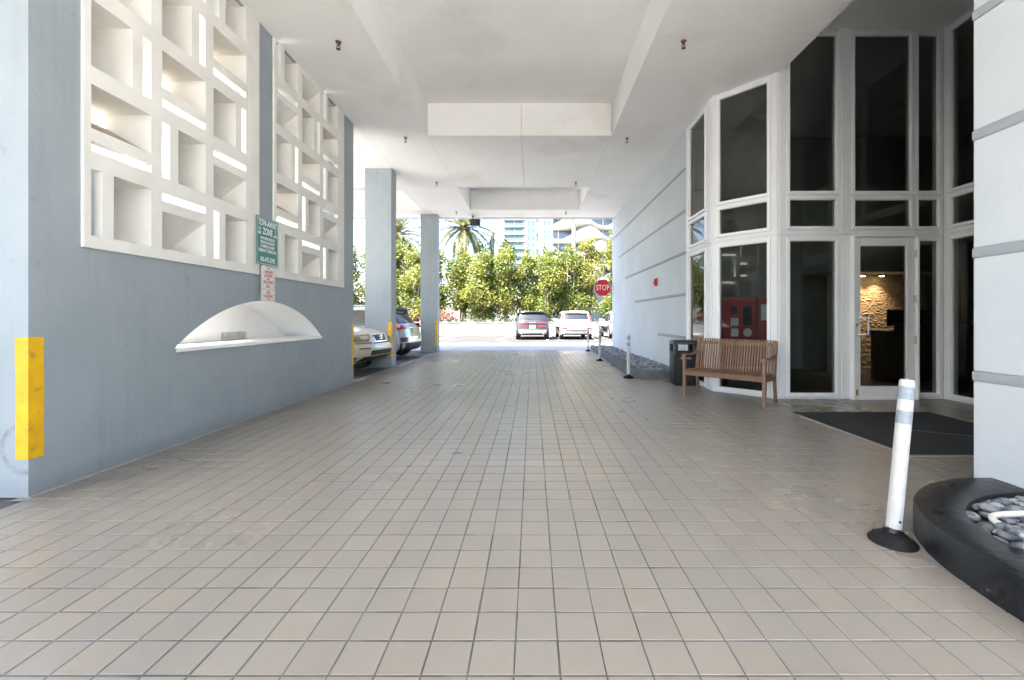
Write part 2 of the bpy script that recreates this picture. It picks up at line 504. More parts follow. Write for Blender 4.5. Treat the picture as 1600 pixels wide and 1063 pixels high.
def leaf_mat(name, stops, rough=0.45, trans=0.42):
    m, nt, b = new_mat(name)
    out = nt.nodes['Material Output']
    at = nt.nodes.new('ShaderNodeAttribute')
    at.attribute_name = 'shade'
    r = nt.nodes.new('ShaderNodeValToRGB')
    e = r.color_ramp.elements
    e[0].position, e[0].color = 0.0, (*stops[0], 1)
    e[1].position, e[1].color = 1.0, (*stops[-1], 1)
    for i, s in enumerate(stops[1:-1]):
        x = e.new((i + 1) / (len(stops) - 1))
        x.color = (*s, 1)
    nt.links.new(at.outputs['Fac'], r.inputs['Fac'])
    nt.links.new(r.outputs['Color'], b.inputs['Base Color'])
    b.inputs['Roughness'].default_value = rough
    tl = nt.nodes.new('ShaderNodeBsdfTranslucent')
    nt.links.new(r.outputs['Color'], tl.inputs['Color'])
    mx = nt.nodes.new('ShaderNodeMixShader')
    mx.inputs[0].default_value = trans
    nt.links.new(b.outputs[0], mx.inputs[1])
    nt.links.new(tl.outputs[0], mx.inputs[2])
    nt.links.new(mx.outputs[0], out.inputs['Surface'])
    return m


M['leaf'] = leaf_mat('hedge_leaf', [(0.045, 0.075, 0.014), (0.10, 0.14, 0.022), (0.165, 0.185, 0.03), (0.24, 0.225, 0.055)])
M['leaf_dark'] = leaf_mat('dark_leaf', [(0.025, 0.055, 0.02), (0.045, 0.085, 0.03), (0.07, 0.12, 0.04)])
M['frond'] = leaf_mat('palm_frond', [(0.07, 0.085, 0.03), (0.12, 0.125, 0.05), (0.20, 0.18, 0.085)])
M['pink'] = leaf_mat('pink_leaf', [(0.22, 0.05, 0.055), (0.30, 0.12, 0.09), (0.16, 0.15, 0.04)])
M['shrub'] = leaf_mat('low_shrub_leaf', [(0.03, 0.06, 0.015), (0.06, 0.10, 0.02), (0.09, 0.13, 0.03)])


# ------------------------------------------------------------------ object helpers
def wloc(o):
    v = Vector((0, 0, 0))
    while o is not None:
        v += o.location
        o = o.parent
    return v


def setp(o, label=None, cat=None, group=None, kind=None):
    if label: o['label'] = label
    if cat: o['category'] = cat
    if group: o['group'] = group
    if kind: o['kind'] = kind
    return o


def thing(name, label, cat, loc=(0, 0, 0), group=None):
    o = bpy.data.objects.new(name, None)
    o.empty_display_size = 0.2
    COL.objects.link(o)
    o.location = loc
    return setp(o, label, cat, group)


class MB:
    def __init__(self):
        self.v, self.f, self.mi = [], [], []
        self.cur = 0
        self.shade = None

    def add(self, verts, faces):
        n = len(self.v)
        self.v.extend([tuple(p) for p in verts])
        for f in faces:
            self.f.append([n + i for i in f])
            self.mi.append(self.cur)
        return self

    def box(self, x0, x1, y0, y1, z0, z1):
        x0, x1 = min(x0, x1), max(x0, x1)
        y0, y1 = min(y0, y1), max(y0, y1)
        z0, z1 = min(z0, z1), max(z0, z1)
        return self.add([(x0, y0, z0), (x1, y0, z0), (x1, y1, z0), (x0, y1, z0), (x0, y0, z1), (x1, y0, z1), (x1, y1, z1), (x0, y1, z1)],
                        [(0, 3, 2, 1), (4, 5, 6, 7), (0, 1, 5, 4), (1, 2, 6, 5), (2, 3, 7, 6), (3, 0, 4, 7)])

    def obox(self, o, u, n, u0, u1, n0, n1, z0, z1):
        """box in a frame: o origin, u along, n outward (2d vectors), z up"""
        P = lambda a, b, z: (o[0] + u[0] * a + n[0] * b, o[1] + u[1] * a + n[1] * b, z)
        vs_ = [P(u0, n0, z0), P(u1, n0, z0), P(u1, n1, z0), P(u0, n1, z0), P(u0, n0, z1), P(u1, n0, z1), P(u1, n1, z1), P(u0, n1, z1)]
        return self.add(vs_, [(0, 3, 2, 1), (4, 5, 6, 7), (0, 1, 5, 4), (1, 2, 6, 5), (2, 3, 7, 6), (3, 0, 4, 7)])

    def prism(self, poly, z0, z1):
        n = len(poly)
        vs_ = [(p[0], p[1], z0) for p in poly] + [(p[0], p[1], z1) for p in poly]
        fs = [tuple(range(n))[::-1], tuple(range(n, 2 * n))]
        for i in range(n):
            j = (i + 1) % n
            fs.append((i, j, n + j, n + i))
        return self.add(vs_, fs)

    def bar(self, a, b, w, h=None, up=(0, 0, 1)):
        h = h or w
        a, b = Vector(a), Vector(b)
        d = (b - a).normalized()
        s = d.cross(Vector(up))
        if s.length < 1e-4:
            s = Vector((1, 0, 0))
        s.normalize()
        t = s.cross(d).normalized()
        vs_ = []
        for p in (a, b):
            for i, j in ((-1, -1), (1, -1), (1, 1), (-1, 1)):
                vs_.append(p + s * (i * w / 2) + t * (j * h / 2))
        return self.add(vs_, [(0, 1, 2, 3), (7, 6, 5, 4), (0, 4, 5, 1), (1, 5, 6, 2), (2, 6, 7, 3), (3, 7, 4, 0)])

    def tube(self, pts, radii, n=8, cap=True):
        pts = [Vector(p) for p in pts]
        if isinstance(radii, (int, float)):
            radii = [radii] * len(pts)
        base = len(self.v)
        prev = None
        for i, p in enumerate(pts):
            d = (pts[min(i + 1, len(pts) - 1)] - pts[max(i - 1, 0)]).normalized()
            if prev is None:
                s = d.cross(Vector((0, 0, 1)))
                if s.length < 1e-3:
                    s = d.cross(Vector((1, 0, 0)))
            else:
                s = prev - d * prev.dot(d)
            s.normalize()
            prev = s
            t = d.cross(s)
            for k in range(n):
                a = 2 * PI * k / n
                self.v.append(tuple(p + (s * math.cos(a) + t * math.sin(a)) * radii[i]))
        for i in range(len(pts) - 1):
            for k in range(n):
                k2 = (k + 1) % n
                self.f.append([base + i * n + k, base + i * n + k2, base + (i + 1) * n + k2, base + (i + 1) * n + k])
                self.mi.append(self.cur)
        if cap:
            self.f.append([base + k for k in range(n)][::-1]); self.mi.append(self.cur)
            e = base + (len(pts) - 1) * n
            self.f.append([e + k for k in range(n)]); self.mi.append(self.cur)
        return self

    def grid(self, P, flip=False):
        """P: rows x cols of points"""
        base = len(self.v)
        R, Cc = len(P), len(P[0])
        for r in P:
            self.v.extend([tuple(p) for p in r])
        for i in range(R - 1):
            for j in range(Cc - 1):
                q = [base + i * Cc + j, base + i * Cc + j + 1, base + (i + 1) * Cc + j + 1, base + (i + 1) * Cc + j]
                self.f.append(q[::-1] if flip else q)
                self.mi.append(self.cur)
        return self

    def build(self, name, mat, parent=None, smooth=False, bevel=0.0, bseg=2, local=False, loc=None, angle=None, weld=False):
        me = bpy.data.meshes.new(name)
        off = Vector((0, 0, 0))
        o = bpy.data.objects.new(name, me)
        if parent is not None:
            o.parent = parent
            if not local:
                off = wloc(parent)
        elif not local:
            arr = np.array(self.v)
            mn, mx = arr.min(0), arr.max(0)
            off = Vector(((mn[0] + mx[0]) / 2, (mn[1] + mx[1]) / 2, mn[2])) if loc is None else Vector(loc)
            o.location = off
        vs_ = [(p[0] - off.x, p[1] - off.y, p[2] - off.z) for p in self.v]
        me.from_pydata(vs_, [], self.f)
        mats = mat if isinstance(mat, (list, tuple)) else [mat]
        for m in mats:
            me.materials.append(m)
        if len(mats) > 1:
            me.polygons.foreach_set('material_index', self.mi)
        if smooth:
            me.polygons.foreach_set('use_smooth', [True] * len(me.polygons))
        if self.shade is not None:
            a = me.attributes.new('shade', 'FLOAT', 'FACE')
            a.data.foreach_set('value', self.shade)
        if weld:
            import bmesh
            bm = bmesh.new()
            bm.from_mesh(me)
            bmesh.ops.remove_doubles(bm, verts=bm.verts, dist=1e-4)
            bmesh.ops.recalc_face_normals(bm, faces=bm.faces)
            bm.to_mesh(me)
            bm.free()
        if angle is not None:
            try:
                me.set_sharp_from_angle(angle=math.radians(angle))
            except Exception:
                pass
        me.update()
        COL.objects.link(o)
        if bevel:
            md = o.modifiers.new('bevel', 'BEVEL')
            md.width = bevel
            md.segments = bseg
            md.limit_method = 'ANGLE'
            md.angle_limit = math.radians(40)
        return o


def inst(src, name, parent=None, loc=(0, 0, 0), rot=(0, 0, 0), scale=None):
    o = bpy.data.objects.new(name, src.data if hasattr(src, 'data') else src)
    o.parent = parent
    o.location = loc
    o.rotation_euler = rot
    if scale is not None:
        o.scale = scale
    COL.objects.link(o)
    return o


def copy_tree(o, parent=None):
    c = o.copy()
    COL.objects.link(c)
    c.parent = parent
    for ch in list(o.children):
        copy_tree(ch, c)
    return c


def text_mesh(name, body, size, mat, parent, origin, u, w, sx=1.0, depth=0.0015, align='CENTER', bold=0.0):
    """flat lettering: u the reading direction, w the up direction (world), origin world point"""
    cu = bpy.data.curves.new(name, 'FONT')
    cu.body = body
    cu.size = size
    cu.align_x = align
    cu.align_y = 'CENTER'
    cu.extrude = depth
    cu.offset = bold
    cu.resolution_u = 3
    tmp = bpy.data.objects.new(name, cu)
    COL.objects.link(tmp)
    bpy.context.view_layer.update()
    me = bpy.data.meshes.new_from_object(tmp.evaluated_get(bpy.context.evaluated_depsgraph_get()))
    bpy.data.objects.remove(tmp)
    bpy.data.curves.remove(cu)
    u, w = Vector(u).normalized(), Vector(w).normalized()
    n = u.cross(w)
    off = Vector(origin) - wloc(parent)
    for v in me.vertices:
        c = v.co.copy()
        v.co = off + u * (c.x * sx) + w * c.y + n * c.z
    me.materials.clear()
    me.materials.append(mat)
    me.name = name
    o = bpy.data.objects.new(name, me)
    o.parent = parent
    COL.objects.link(o)
    return o


WX = -3.645                     # inner face of the left wall
CZ = 5.24                       # underside of the main ceiling
RZ = 5.945                      # underside of the roof slab (coffers, entrance recess)

# ================================================================== GROUND
g = MB(); g.add([(-420, -420, -0.014), (420, -420, -0.014), (420, 520, -0.014), (-420, 520, -0.014)], [(0, 1, 2, 3)])
setp(g.build('ground', M['asphalt'], local=True), 'dark asphalt ground around the building', kind='structure')
g = MB()  # pale sheets out of view, added to throw sunlight up under the canopy
g.add([(-4.4, -16, -0.010), (40, -16, -0.010), (40, -1.3, -0.010), (-4.4, -1.3, -0.010)], [(0, 1, 2, 3)])
g.add([(-30, 1.6, -0.010), (-4.5, 1.6, -0.010), (-4.5, 8.4, -0.010), (-30, 8.4, -0.010)], [(0, 1, 2, 3)])
setp(g.build('bounce_paving', M['concrete'], local=True), 'unseen pale paving added to bounce sunlight under the canopy', kind='structure')
lot = MB()
prof = [(17.25, -0.010), (19.0, 0.026), (22.0, 0.056), (22.4, 0.06), (31.2, 0.06)]
lot.grid([[(x, y, z) for x in (-60, -20, 0, 20, 60)] for y, z in prof])
setp(lot.build('parking_lot', M['lot'], local=True), 'sunlit grey asphalt parking lot beyond the canopy', kind='structure')
ap = MB()
ap.grid([[(x, y, z) for x in (-60, -20, 0, 20, 60)] for y, z in ((17.2, -0.005), (19.0, 0.031), (21.4, 0.056))])
setp(ap.build('apron', M['apron'], local=True), 'pale concrete apron between the tiles and the parking lot', kind='structure')
ln = MB()
for x in (-13.5, -10.7, -7.9, -5.1, -1.45, 1.3, 4.05, 6.9):
    ln.add([(x - 0.06 - 0.5, 23.6, 0.064), (x + 0.06 - 0.5, 23.6, 0.064), (x + 0.06, 30.4, 0.064), (x - 0.06, 30.4, 0.064)], [(0, 1, 2, 3)])
setp(ln.build('bay_lines', M['line'], local=True), 'white painted parking bay lines', kind='structure')
rd = MB()
rd.add([(-120, 60, -0.009), (160, 60, -0.009), (160, 330, -0.009), (-120, 330, -0.009)], [(0, 1, 2, 3)])
setp(rd.build('street', M['asphalt'], local=True), 'paved land beyond the hedge', kind='structure')

# driveway of quarry tiles
T = 0.169
X0, Y0 = -0.0675, 1.559
bed = MB()
bed.add([(-3.62, -1.3, -0.0024), (3.3, -1.3, -0.0024), (3.3, 17.2, -0.0024), (-3.62, 17.2, -0.0024)], [(0, 1, 2, 3)])
bed.add([(3.3, 3.0, -0.0024), (6.62, 3.0, -0.0024), (6.62, 6.95, -0.0024), (3.3, 6.95, -0.0024)], [(0, 1, 2, 3)])
bed.add([(3.3, 6.95, -0.0024), (3.9, 6.95, -0.0024), (3.3, 7.6, -0.0024)], [(0, 1, 2)])
bed.add([(-3.72, 3.05, -0.0032), (-3.6, 3.05, -0.0032), (-3.6, 17.2, -0.0032), (-3.72, 17.2, -0.0032)], [(0, 1, 2, 3)])
floor = setp(bed.build('driveway_floor', M['mortar'], local=True), 'driveway paved with square beige quarry tiles', kind='structure')


def in_floor(cx, cy):
    if cx < -3.62 or cy < -1.2 or cy > 17.15:
        return False
    if cy < 2.9:
        return cx < 2.3 if cy > 2.4 else cx < 2.2
    if cy < 3.0:
        return cx < 3.2
    if cy < 6.95:
        return cx < 6.65
    if cy < 7.75:
        return cx < 3.25 + max(0.0, (7.6 - cy)) + 0.1
    if cy < 8.98:
        return cx < 3.3
    return cx < 2.32


HT = T / 2 - 0.0036


def tile_geo(b=0.0013):
    h, k_ = HT, HT - 0.0019
    top = [(-h + b, -k_ + b, 0), (h - b, -k_ + b, 0), (h - b, k_ - b, 0), (-h + b, k_ - b, 0)]
    mid = [(-h, -k_, -b), (h, -k_, -b), (h, k_, -b), (-h, k_, -b)]
    low = [(-h, -k_, -0.009), (h, -k_, -0.009), (h, k_, -0.009), (-h, k_, -0.009)]
    fs = [(0, 1, 2, 3)]
    for k in range(4):
        j = (k + 1) % 4
        fs.append((4 + k, 4 + j, j, k))
        fs.append((8 + k, 8 + j, 4 + j, 4 + k))
    return top + mid + low, fs


tv, tf = tile_geo()
cells = []
for i in range(-21, 41):
    for j in range(-17, 93):
        cx, cy = X0 + (i + 0.5) * T, Y0 + (j + 0.5) * T
        if in_floor(cx, cy):
            cells.append((cx, cy, i, j))
seen = [c for c in cells if c[1] > 1.5 and -1.26 < c[0] / c[1] < 1.17]
seen.sort(key=lambda c: c[1] + 0.02 * abs(c[0]))
single = set((c[2], c[3]) for c in seen[:296])
rt = random.Random(3)
tile_me = None
stuff = MB()
for cx, cy, i, j in cells:
    dz = rt.uniform(-0.0006, 0.0004)
    tx, ty = rt.gauss(0, 0.0028), rt.gauss(0, 0.0028)
    ox, oy = rt.gauss(0, 0.0006), rt.gauss(0, 0.0006)
    if (i, j) in single:
        if tile_me is None:
            mb = MB(); mb.add(tv, tf)
            tob = mb.build('tile', M['tile'], floor, local=True)
            tile_me = tob.data
        else:
            tob = inst(tile_me, 'tile', floor)
        tob.location = (cx + ox, cy + oy, dz)
        tob.rotation_euler = (tx, ty, rt.gauss(0, 0.002))
    else:
        stuff.add([(cx + ox + x, cy + oy + y, z + dz + (-tx * 0 + ty * -x + tx * y)) for x, y, z in tv], tf)
setp(stuff.build('tile_field', M['tile'], floor), kind='stuff')

# ================================================================== LEFT WALL
NY0, NY1, NZ, NR = 4.36, 7.40, 0.985, 1.53       # half-moon niche: ends, sill, crown
WB = -4.40                                       # outer face
LB, LT = 1.88, CZ                                # lattice bottom, top
wall = thing('lattice_wall', 'blue grey wall along the left of the driveway with white concrete lattice panels', 'wall', (WX - 0.35, 5.9, 0))


def arch(y):
    c = (NY0 + NY1) / 2
    hw = (NY1 - NY0) / 2
    rise = NR - NZ
    R = (hw * hw + rise * rise) / (2 * rise)
    return NZ + math.sqrt(max(R * R - (y - c) ** 2, 0)) - (R - rise)


w = MB()
ys = [NY0 + (NY1 - NY0) * k / 40 for k in range(41)]
E0, E1 = 3.10, 8.73
w.add([(WX, E0, 0), (WX, NY0, 0), (WX, NY0, LB), (WX, E0, LB)], [(0, 1, 2, 3)])
w.add([(WX, NY1, 0), (WX, E1, 0), (WX, E1, LB), (WX, NY1, LB)], [(0, 1, 2, 3)])
for a, b_ in zip(ys[:-1], ys[1:]):
    w.add([(WX, a, 0), (WX, b_, 0), (WX, b_, NZ), (WX, a, NZ)], [(0, 1, 2, 3)])
    w.add([(WX, a, arch(a)), (WX, b_, arch(b_)), (WX, b_, LB), (WX, a, LB)], [(0, 1, 2, 3)])
MB().add([(WB, E0, 0), (WX, E0, 0), (WX, E0, LB), (WB, E0, LB)], [(0, 1, 2, 3)]).build('end_face', M['blue_scuffed'], wall)
w.add([(WB, E1, 0), (WX, E1, 0), (WX, E1, LB), (WB, E1, LB)], [(3, 2, 1, 0)])
w.add([(WB, 5.8, 0), (WB, E1, 0), (WB, E1, LB), (WB, 5.8, LB)], [(3, 2, 1, 0)])
w.add([(WB, E0, 0), (WB, 5.8, 0), (WB, 5.8, 0.93), (WB, E0, 0.93)], [(3, 2, 1, 0)])
w.add([(WB, E0, 0.93), (WB, 3.4, 0.93), (WB, 3.4, LB), (WB, E0, LB)], [(3, 2, 1, 0)])
w.add([(WB, E0, LB), (WX, E0, LB), (WX, E1, LB), (WB, E1, LB)], [(0, 1, 2, 3)])
for y0, y1 in ((E0, 3.494), (5.69, 6.045), (8.25, E1)):
    w.box(WB, WX, y0, y1, LB, CZ)
w.box(WB, WX, E0, E1, CZ, RZ)
w.build('wall_face', M['blue'], wall)
# niche lining
nb = MB()
NX = -4.27
for a, b_ in zip(ys[:-1], ys[1:]):
    xo = NX if a > 5.75 else WX - 0.16
    nb.add([(WX, a, arch(a)), (WX, b_, arch(b_)), (xo, b_, arch(b_)), (xo, a, arch(a))], [(3, 2, 1, 0)])
    nb.add([(NX, a, NZ), (NX, b_, NZ), (NX, b_, arch(b_)), (NX, a, arch(a))], [(0, 1, 2, 3)])
nb.add([(NX, NY0, NZ), (WX + 0.02, NY0, NZ), (WX + 0.02, NY1, NZ), (NX, NY1, NZ)], [(0, 1, 2, 3)])
nb.add([(WX + 0.02, NY0, NZ - 0.035), (WX + 0.02, NY1, NZ - 0.035), (WX + 0.02, NY1, NZ), (WX + 0.02, NY0, NZ)], [(0, 1, 2, 3)])
nb.add([(WX, NY0, NZ - 0.035), (WX, NY1, NZ - 0.035), (WX + 0.02, NY1, NZ - 0.035), (WX + 0.02, NY0, NZ - 0.035)], [(3, 2, 1, 0)])
niche = nb.build('niche', M['white_gloss'], wall)
vt = MB()
vt.box(NX, NX + 0.012, 5.88, 6.38, NZ + 0.01, NZ + 0.115)
for k in range(9):
    y = 5.90 + k * 0.055
    vt.box(NX + 0.012, NX + 0.03, y, y + 0.02, NZ + 0.015, NZ + 0.11)
vt.build('vent_grille', M['vent'], niche)

# lattice blocks
CW, CH, PW, PH = 0.555, 0.548, 0.675, 0.697
FT = 0.07           # thickness of the face plate
SH = 0.50           # depth of the boxes behind it
block_cache = {}


def block_mesh(kind, top=None):
    """local: x depth (0 = face, negative outward), y along wall, z up; origin at the cell's corner"""
    key = (kind, top)
    if key in block_cache:
        return block_cache[key]
    m = MB()
    L, R_ = -0.06, CW + 0.06
    B, Tp = -0.0745, CH + 0.0745
    if kind == 'L':
        n0, n1, z0, z1 = 0.19, CW, 0.0, CH
        s = (0.0, 0.09, 0.0, CH)
        bar = (0.09, 0.19, 0.0, CH)
    elif kind == 'R':
        n0, n1, z0, z1 = 0.0, CW - 0.19, 0.0, CH
        s = (CW - 0.09, CW, 0.0, CH)
        bar = (CW - 0.19, CW - 0.09, 0.0, CH)
    elif kind == 'T':
        n0, n1, z0, z1 = 0.0, CW, 0.0, 0.365
        s = (0.0, CW, 0.47, CH)
        bar = (0.0, CW, 0.365, 0.47)
    else:
        n0, n1, z0, z1 = 0.0, CW, 0.185, CH
        s = (0.0, CW, 0.0, 0.08)
        bar = (0.0, CW, 0.08, 0.185)
    lim = top if top is not None else 99
    def bx(x0, x1, y0, y1, za, zb):
        zb = min(zb, lim)
        if zb - za > 0.004:
            m.box(x0, x1, y0, y1, za, zb)
    bx(-FT, 0, L, 0, B, Tp)
    bx(-FT, 0, CW, R_, B, Tp)
    bx(-FT, 0, 0, CW, B, 0)
    bx(-FT, 0, 0, CW, CH, Tp)
    bx(-FT, 0, *bar)
    t = 0.03
    e = 0.0
    # shell of the niche behind the plate
    bx(-SH, -FT, n0 - t, n0 - e, z0 - t, z1 + t)
    bx(-SH, -FT, n1 + e, n1 + t, z0 - t, z1 + t)
    bx(-SH, -FT, n0, n1, z0 - t, z0)
    bx(-SH, -FT, n0, n1, z1, z1 + t)
    if lim < z1 + t:
        m.box(-SH, -FT, n0 - t, n1 + t, lim - 0.012, lim)
    if kind in 'LR' :
        if lim > 90:
            m.prism([(-0.04, n0), (-SH, n0), (-SH, n1 - 0.01)], z0 + 0.001, z1 - 0.001)
        else:
            m.prism([(-0.04, n0), (-SH, n0), (-SH, n1 - 0.01)], z0 + 0.001, min(z1, lim) - 0.001)
    elif kind == 'T':
        ys_ = (n0 + 0.001, n1 - 0.001)
        pts = [(-0.01, z1), (-SH, z1), (-SH, z0 + 0.01)]
        v = [(p[0], y, p[1]) for y in ys_ for p in pts]
        m.add(v, [(0, 1, 2), (5, 4, 3), (0, 2, 5, 3), (2, 1, 4, 5), (1, 0, 3, 4)])
    else:
        m.cur = 1
        ys_ = (n0 + 0.001, n1 - 0.001)
        pts = [(-0.015, z0), (-SH, z0 + 0.275), (-SH, z0)]
        v = [(p[0], y, p[1]) for y in ys_ for p in pts]
        m.add(v, [(0, 1, 2), (5, 4, 3), (0, 3, 4, 1), (1, 4, 5, 2), (2, 5, 3, 0)])
        m.cur = 0
    block_cache[key] = m
    return m


P1 = [['L', 'B', 'R', 'T', 'L'], ['T', 'L', 'B', 'R', 'T'], ['L', 'T', 'R', 'B', 'L']]
P2 = [['L', 'B', 'R', 'T', 'L'], ['T', 'L', 'B', 'R', 'T'], ['L', 'T', 'L', 'B', 'L']]
LX = WX + 0.022     # lattice face a little proud of the wall
first = {}
for y_start, pat in ((3.521, P1), (6.075, P2)):
    pw = PW
    for ci, colm in enumerate(pat):
        for ri, kd in enumerate(colm):
            z = LB + 0.10 + ri * PH
            cut = None
            if ri == 4:
                cut = round(LT - z - 0.001, 4)
            key = (kd, cut)
            if key not in first:
                o = block_mesh(kd, cut).build('lattice_block', [M['lattice'], M['dirty_sill']], wall, local=True)
                first[key] = o
            else:
                o = inst(first[key], 'lattice_block', wall)
            o.location = Vector((LX, y_start + ci * pw, z)) - wloc(wall)
for y0, y1, c0 in ((3.494, 5.69, 3.521), (6.045, 8.25, 6.075)):
    fr = MB()
    fr.box(LX - 0.09, LX + 0.001, y0, c0 - 0.061, LB - 0.005, LT - 0.0006)
    fr.box(LX - 0.09, LX + 0.001, c0 + 2 * PW + CW + 0.061, y1, LB - 0.005, LT - 0.0006)
    fr.box(LX - 0.09, LX, c0 - 0.0605, c0 + 2 * PW + CW + 0.0605, LB - 0.005, LB + 0.10 - 0.075)
    # screw heads down the right margin
    for k in range(9):
        zz = LB + 0.15 + k * 0.36
        yy = y1 - 0.045
        fr.tube([(LX, yy, zz), (LX + 0.004, yy, zz)], 0.007, 6)
    fr.build('lattice_frame', M['lattice'], wall, bevel=0.003, bseg=1)


def guard(parent, x, y, sx, sy, z0, z1, wx=0.09, wy=0.095, name='corner_guard'):
    """painted corner protector: two legs of an angle with slightly ragged ends; sx, sy point into the wall faces"""
    r = random.Random(int(abs(x * 1000) + abs(y * 100)))
    m = MB()
    t = 0.004
    n = 10
    rows = []
    for k in range(n + 1):
        z = z0 + (z1 - z0) * k / n
        j1, j2 = r.uniform(-0.004, 0.004), r.uniform(-0.004, 0.004)
        rows.append([(x + sx * (wx + j1), y - sy * t, z + (r.uniform(-0.006, 0.006) if k in (0, n) else 0)),
                     (x - sx * t, y - sy * t, z),
                     (x - sx * t, y + sy * (wy + j2), z + (r.uniform(-0.006, 0.006) if k in (0, n) else 0))])
    m.grid(rows)
    back = [[(p[0] + (sx * t if i != 0 else 0), p[1] + (sy * t if i != 2 else 0), p[2]) for i, p in enumerate(row)] for row in rows]
    m.grid(back, True)
    for ra, rb in ((rows[0], back[0]), (rows[-1], back[-1])):
        m.grid([ra, rb])
    return m.build(name, M['yellow'], parent)


m = MB(); m.box(WX, WX + 0.014, E0, E1, -0.003, 0.006); m.build('base_joint', M['mat_edge'], wall)
guard(wall, WX, E0, -1, 1, 0.277, 1.16)
guard(wall, WX, E1, -1, -1, 0.33, 1.19)

# signs on the wall
sg = thing('tow_sign', 'green tow-away zone sign with white lettering above the small white sign', 'sign', (WX + 0.04, 5.84, 2.01))
m = MB(); m.box(WX + 0.035, WX + 0.039, 5.60, 6.08, 2.012, 2.652)
m.build('panel', M['sign_green'], sg, bevel=0.001)
m = MB()
for a in ((5.612, 5.618, 2.024, 2.640), (6.062, 6.068, 2.024, 2.640)):
    m.box(WX + 0.0392, WX + 0.0398, *a)
m.box(WX + 0.0392, WX + 0.0398, 5.618, 6.062, 2.024, 2.030)
m.box(WX + 0.0392, WX + 0.0398, 5.618, 6.062, 2.634, 2.640)
m.build('border', M['print_white'], sg)
m = MB(); m.box(WX, WX + 0.035, 5.74, 5.78, 1.9, 2.6)
m.build('bracket', M['steel'], sg)
U, Wv = (0, 1, 0), (0, 0, 1)
SXx = WX + 0.0398
for body, size, y, z, sx, bo in (
        ('TOW-AWAY', 0.118, 5.84, 2.572, 0.60, 0.003),
        ('ZONE', 0.125, 5.84, 2.462, 0.62, 0.003),
        ('24', 0.066, 5.666, 2.487, 0.7, 0.001), ('HRS', 0.056, 5.666, 2.432, 0.66, 0.001),
        ('7', 0.066, 6.014, 2.487, 0.7, 0.001), ('DAYS', 0.054, 6.014, 2.432, 0.60, 0.001),
        ('UNAUTHORIZED VEHICLES OR', 0.054, 5.84, 2.368, 0.42, 0.0008),
        ('VESSELS WILL BE TOWED AWAY', 0.054, 5.84, 2.314, 0.40, 0.0008),
        ("AT OWNER'S FULL EXPENSE", 0.054, 5.84, 2.260, 0.45, 0.0008),
        ('TREMONT TOWING INC.', 0.060, 5.84, 2.203, 0.58, 0.001),
        ('305-672-2395', 0.086, 5.84, 2.085, 0.68, 0.0015)):
    text_mesh('lettering', body, size, M['print_white'], sg, (SXx, y, z), U, Wv, sx, 0.0006, bold=bo)
sg = thing('loading_sign', 'small white passenger loading sign with red lettering below the green sign', 'sign', (WX + 0.04, 5.86, 1.5))
m = MB()
y0, y1, z0, z1, rr = 5.705, 6.015, 1.525, 2.005, 0.03
pl = []
for cy, cz, a0 in ((y1 - rr, z0 + rr, -PI / 2), (y1 - rr, z1 - rr, 0), (y0 + rr, z1 - rr, PI / 2), (y0 + rr, z0 + rr, PI)):
    for k in range(5):
        a = a0 + k * PI / 8
        pl.append((cy + rr * math.cos(a), cz + rr * math.sin(a)))
n = len(pl)
m.add([(WX + 0.030, p[0], p[1]) for p in pl] + [(WX + 0.034, p[0], p[1]) for p in pl],
      [tuple(range(n))[::-1], tuple(range(n, 2 * n))] + [(i, (i + 1) % n, n + (i + 1) % n, n + i) for i in range(n)])
m.build('panel', M['sign_white'], sg)
for z in (1.553, 1.975):
    m = MB(); m.tube([(WX + 0.034, 5.86, z), (WX + 0.039, 5.86, z)], 0.010, 8)
    m.build('bolt', M['dark_metal'], sg)
m = MB(); m.box(WX, WX + 0.030, 5.84, 5.88, 1.56, 1.98)
m.build('bracket', M['steel'], sg)
m = MB()
SX2 = WX + 0.0342
for a in ((5.72, 5.724, 1.54, 1.99), (5.996, 6.0, 1.54, 1.99)):
    m.box(SX2, SX2 + 0.0005, *a)
for z in (1.54, 1.689, 1.986):
    m.box(SX2, SX2 + 0.0005, 5.724, 5.996, z, z + 0.004)
m.build('border', M['print_red'], sg)
for body, size, z, sx in (('PASSENGER', 0.060, 1.925, 0.64), ('LOADING', 0.060, 1.873, 0.70), ('AND', 0.032, 1.829, 0.9), ('UNLOADING', 0.060, 1.785, 0.62),
                          ('ONLY', 0.060, 1.728, 0.7), ('NO', 0.064, 1.648, 0.8), ('STANDING', 0.064, 1.592, 0.66)):
    text_mesh('lettering', body, size, M['print_red'], sg, (SX2, 5.86, z), U, Wv, sx, 0.0006, bold=0.001)

# columns
for x0, x1, y0, y1, lab, gz in ((-4.41, -3.71, 11.28, 11.68, 'thick grey square column between the beige car and the silver car', (0.29, 1.19)),
                                (-4.26, -3.62, 16.30, 16.70, 'farthest grey square column standing at the edge of the sunlit parking lot', (0.25, 1.22))):
    c = thing('column', lab, 'column', ((x0 + x1) / 2, (y0 + y1) / 2, 0), 'grey columns along the parking bays')
    m = MB(); m.box(x0, x1, y0, y1, -0.01, CZ)
    m.build('shaft', M['blue'], c, bevel=0.012)
    guard(c, x1, y0, -1, 1, *gz, wx=0.085, wy=0.09)

# ================================================================== CEILING
ceil = setp(bpy.data.objects.new('ceiling', None), 'white coffered concrete ceiling over the driveway', kind='structure')
COL.objects.link(ceil)
rf = MB()
rf.box(-4.4, 11.3, -3.7, 16.86, RZ, 6.22)
rf.box(-13, -4.4, -8.5, 2.5, RZ, 6.22)  # near-left slab out of view, added to shade the drive and wall end
rf.box(-11, -4.4, 6.4, 16.86, RZ, 6.22)
rf.build('roof_slab', M['ceiling'], ceil)
GX = 0.0035
CA, CB = -2.267, 1.707


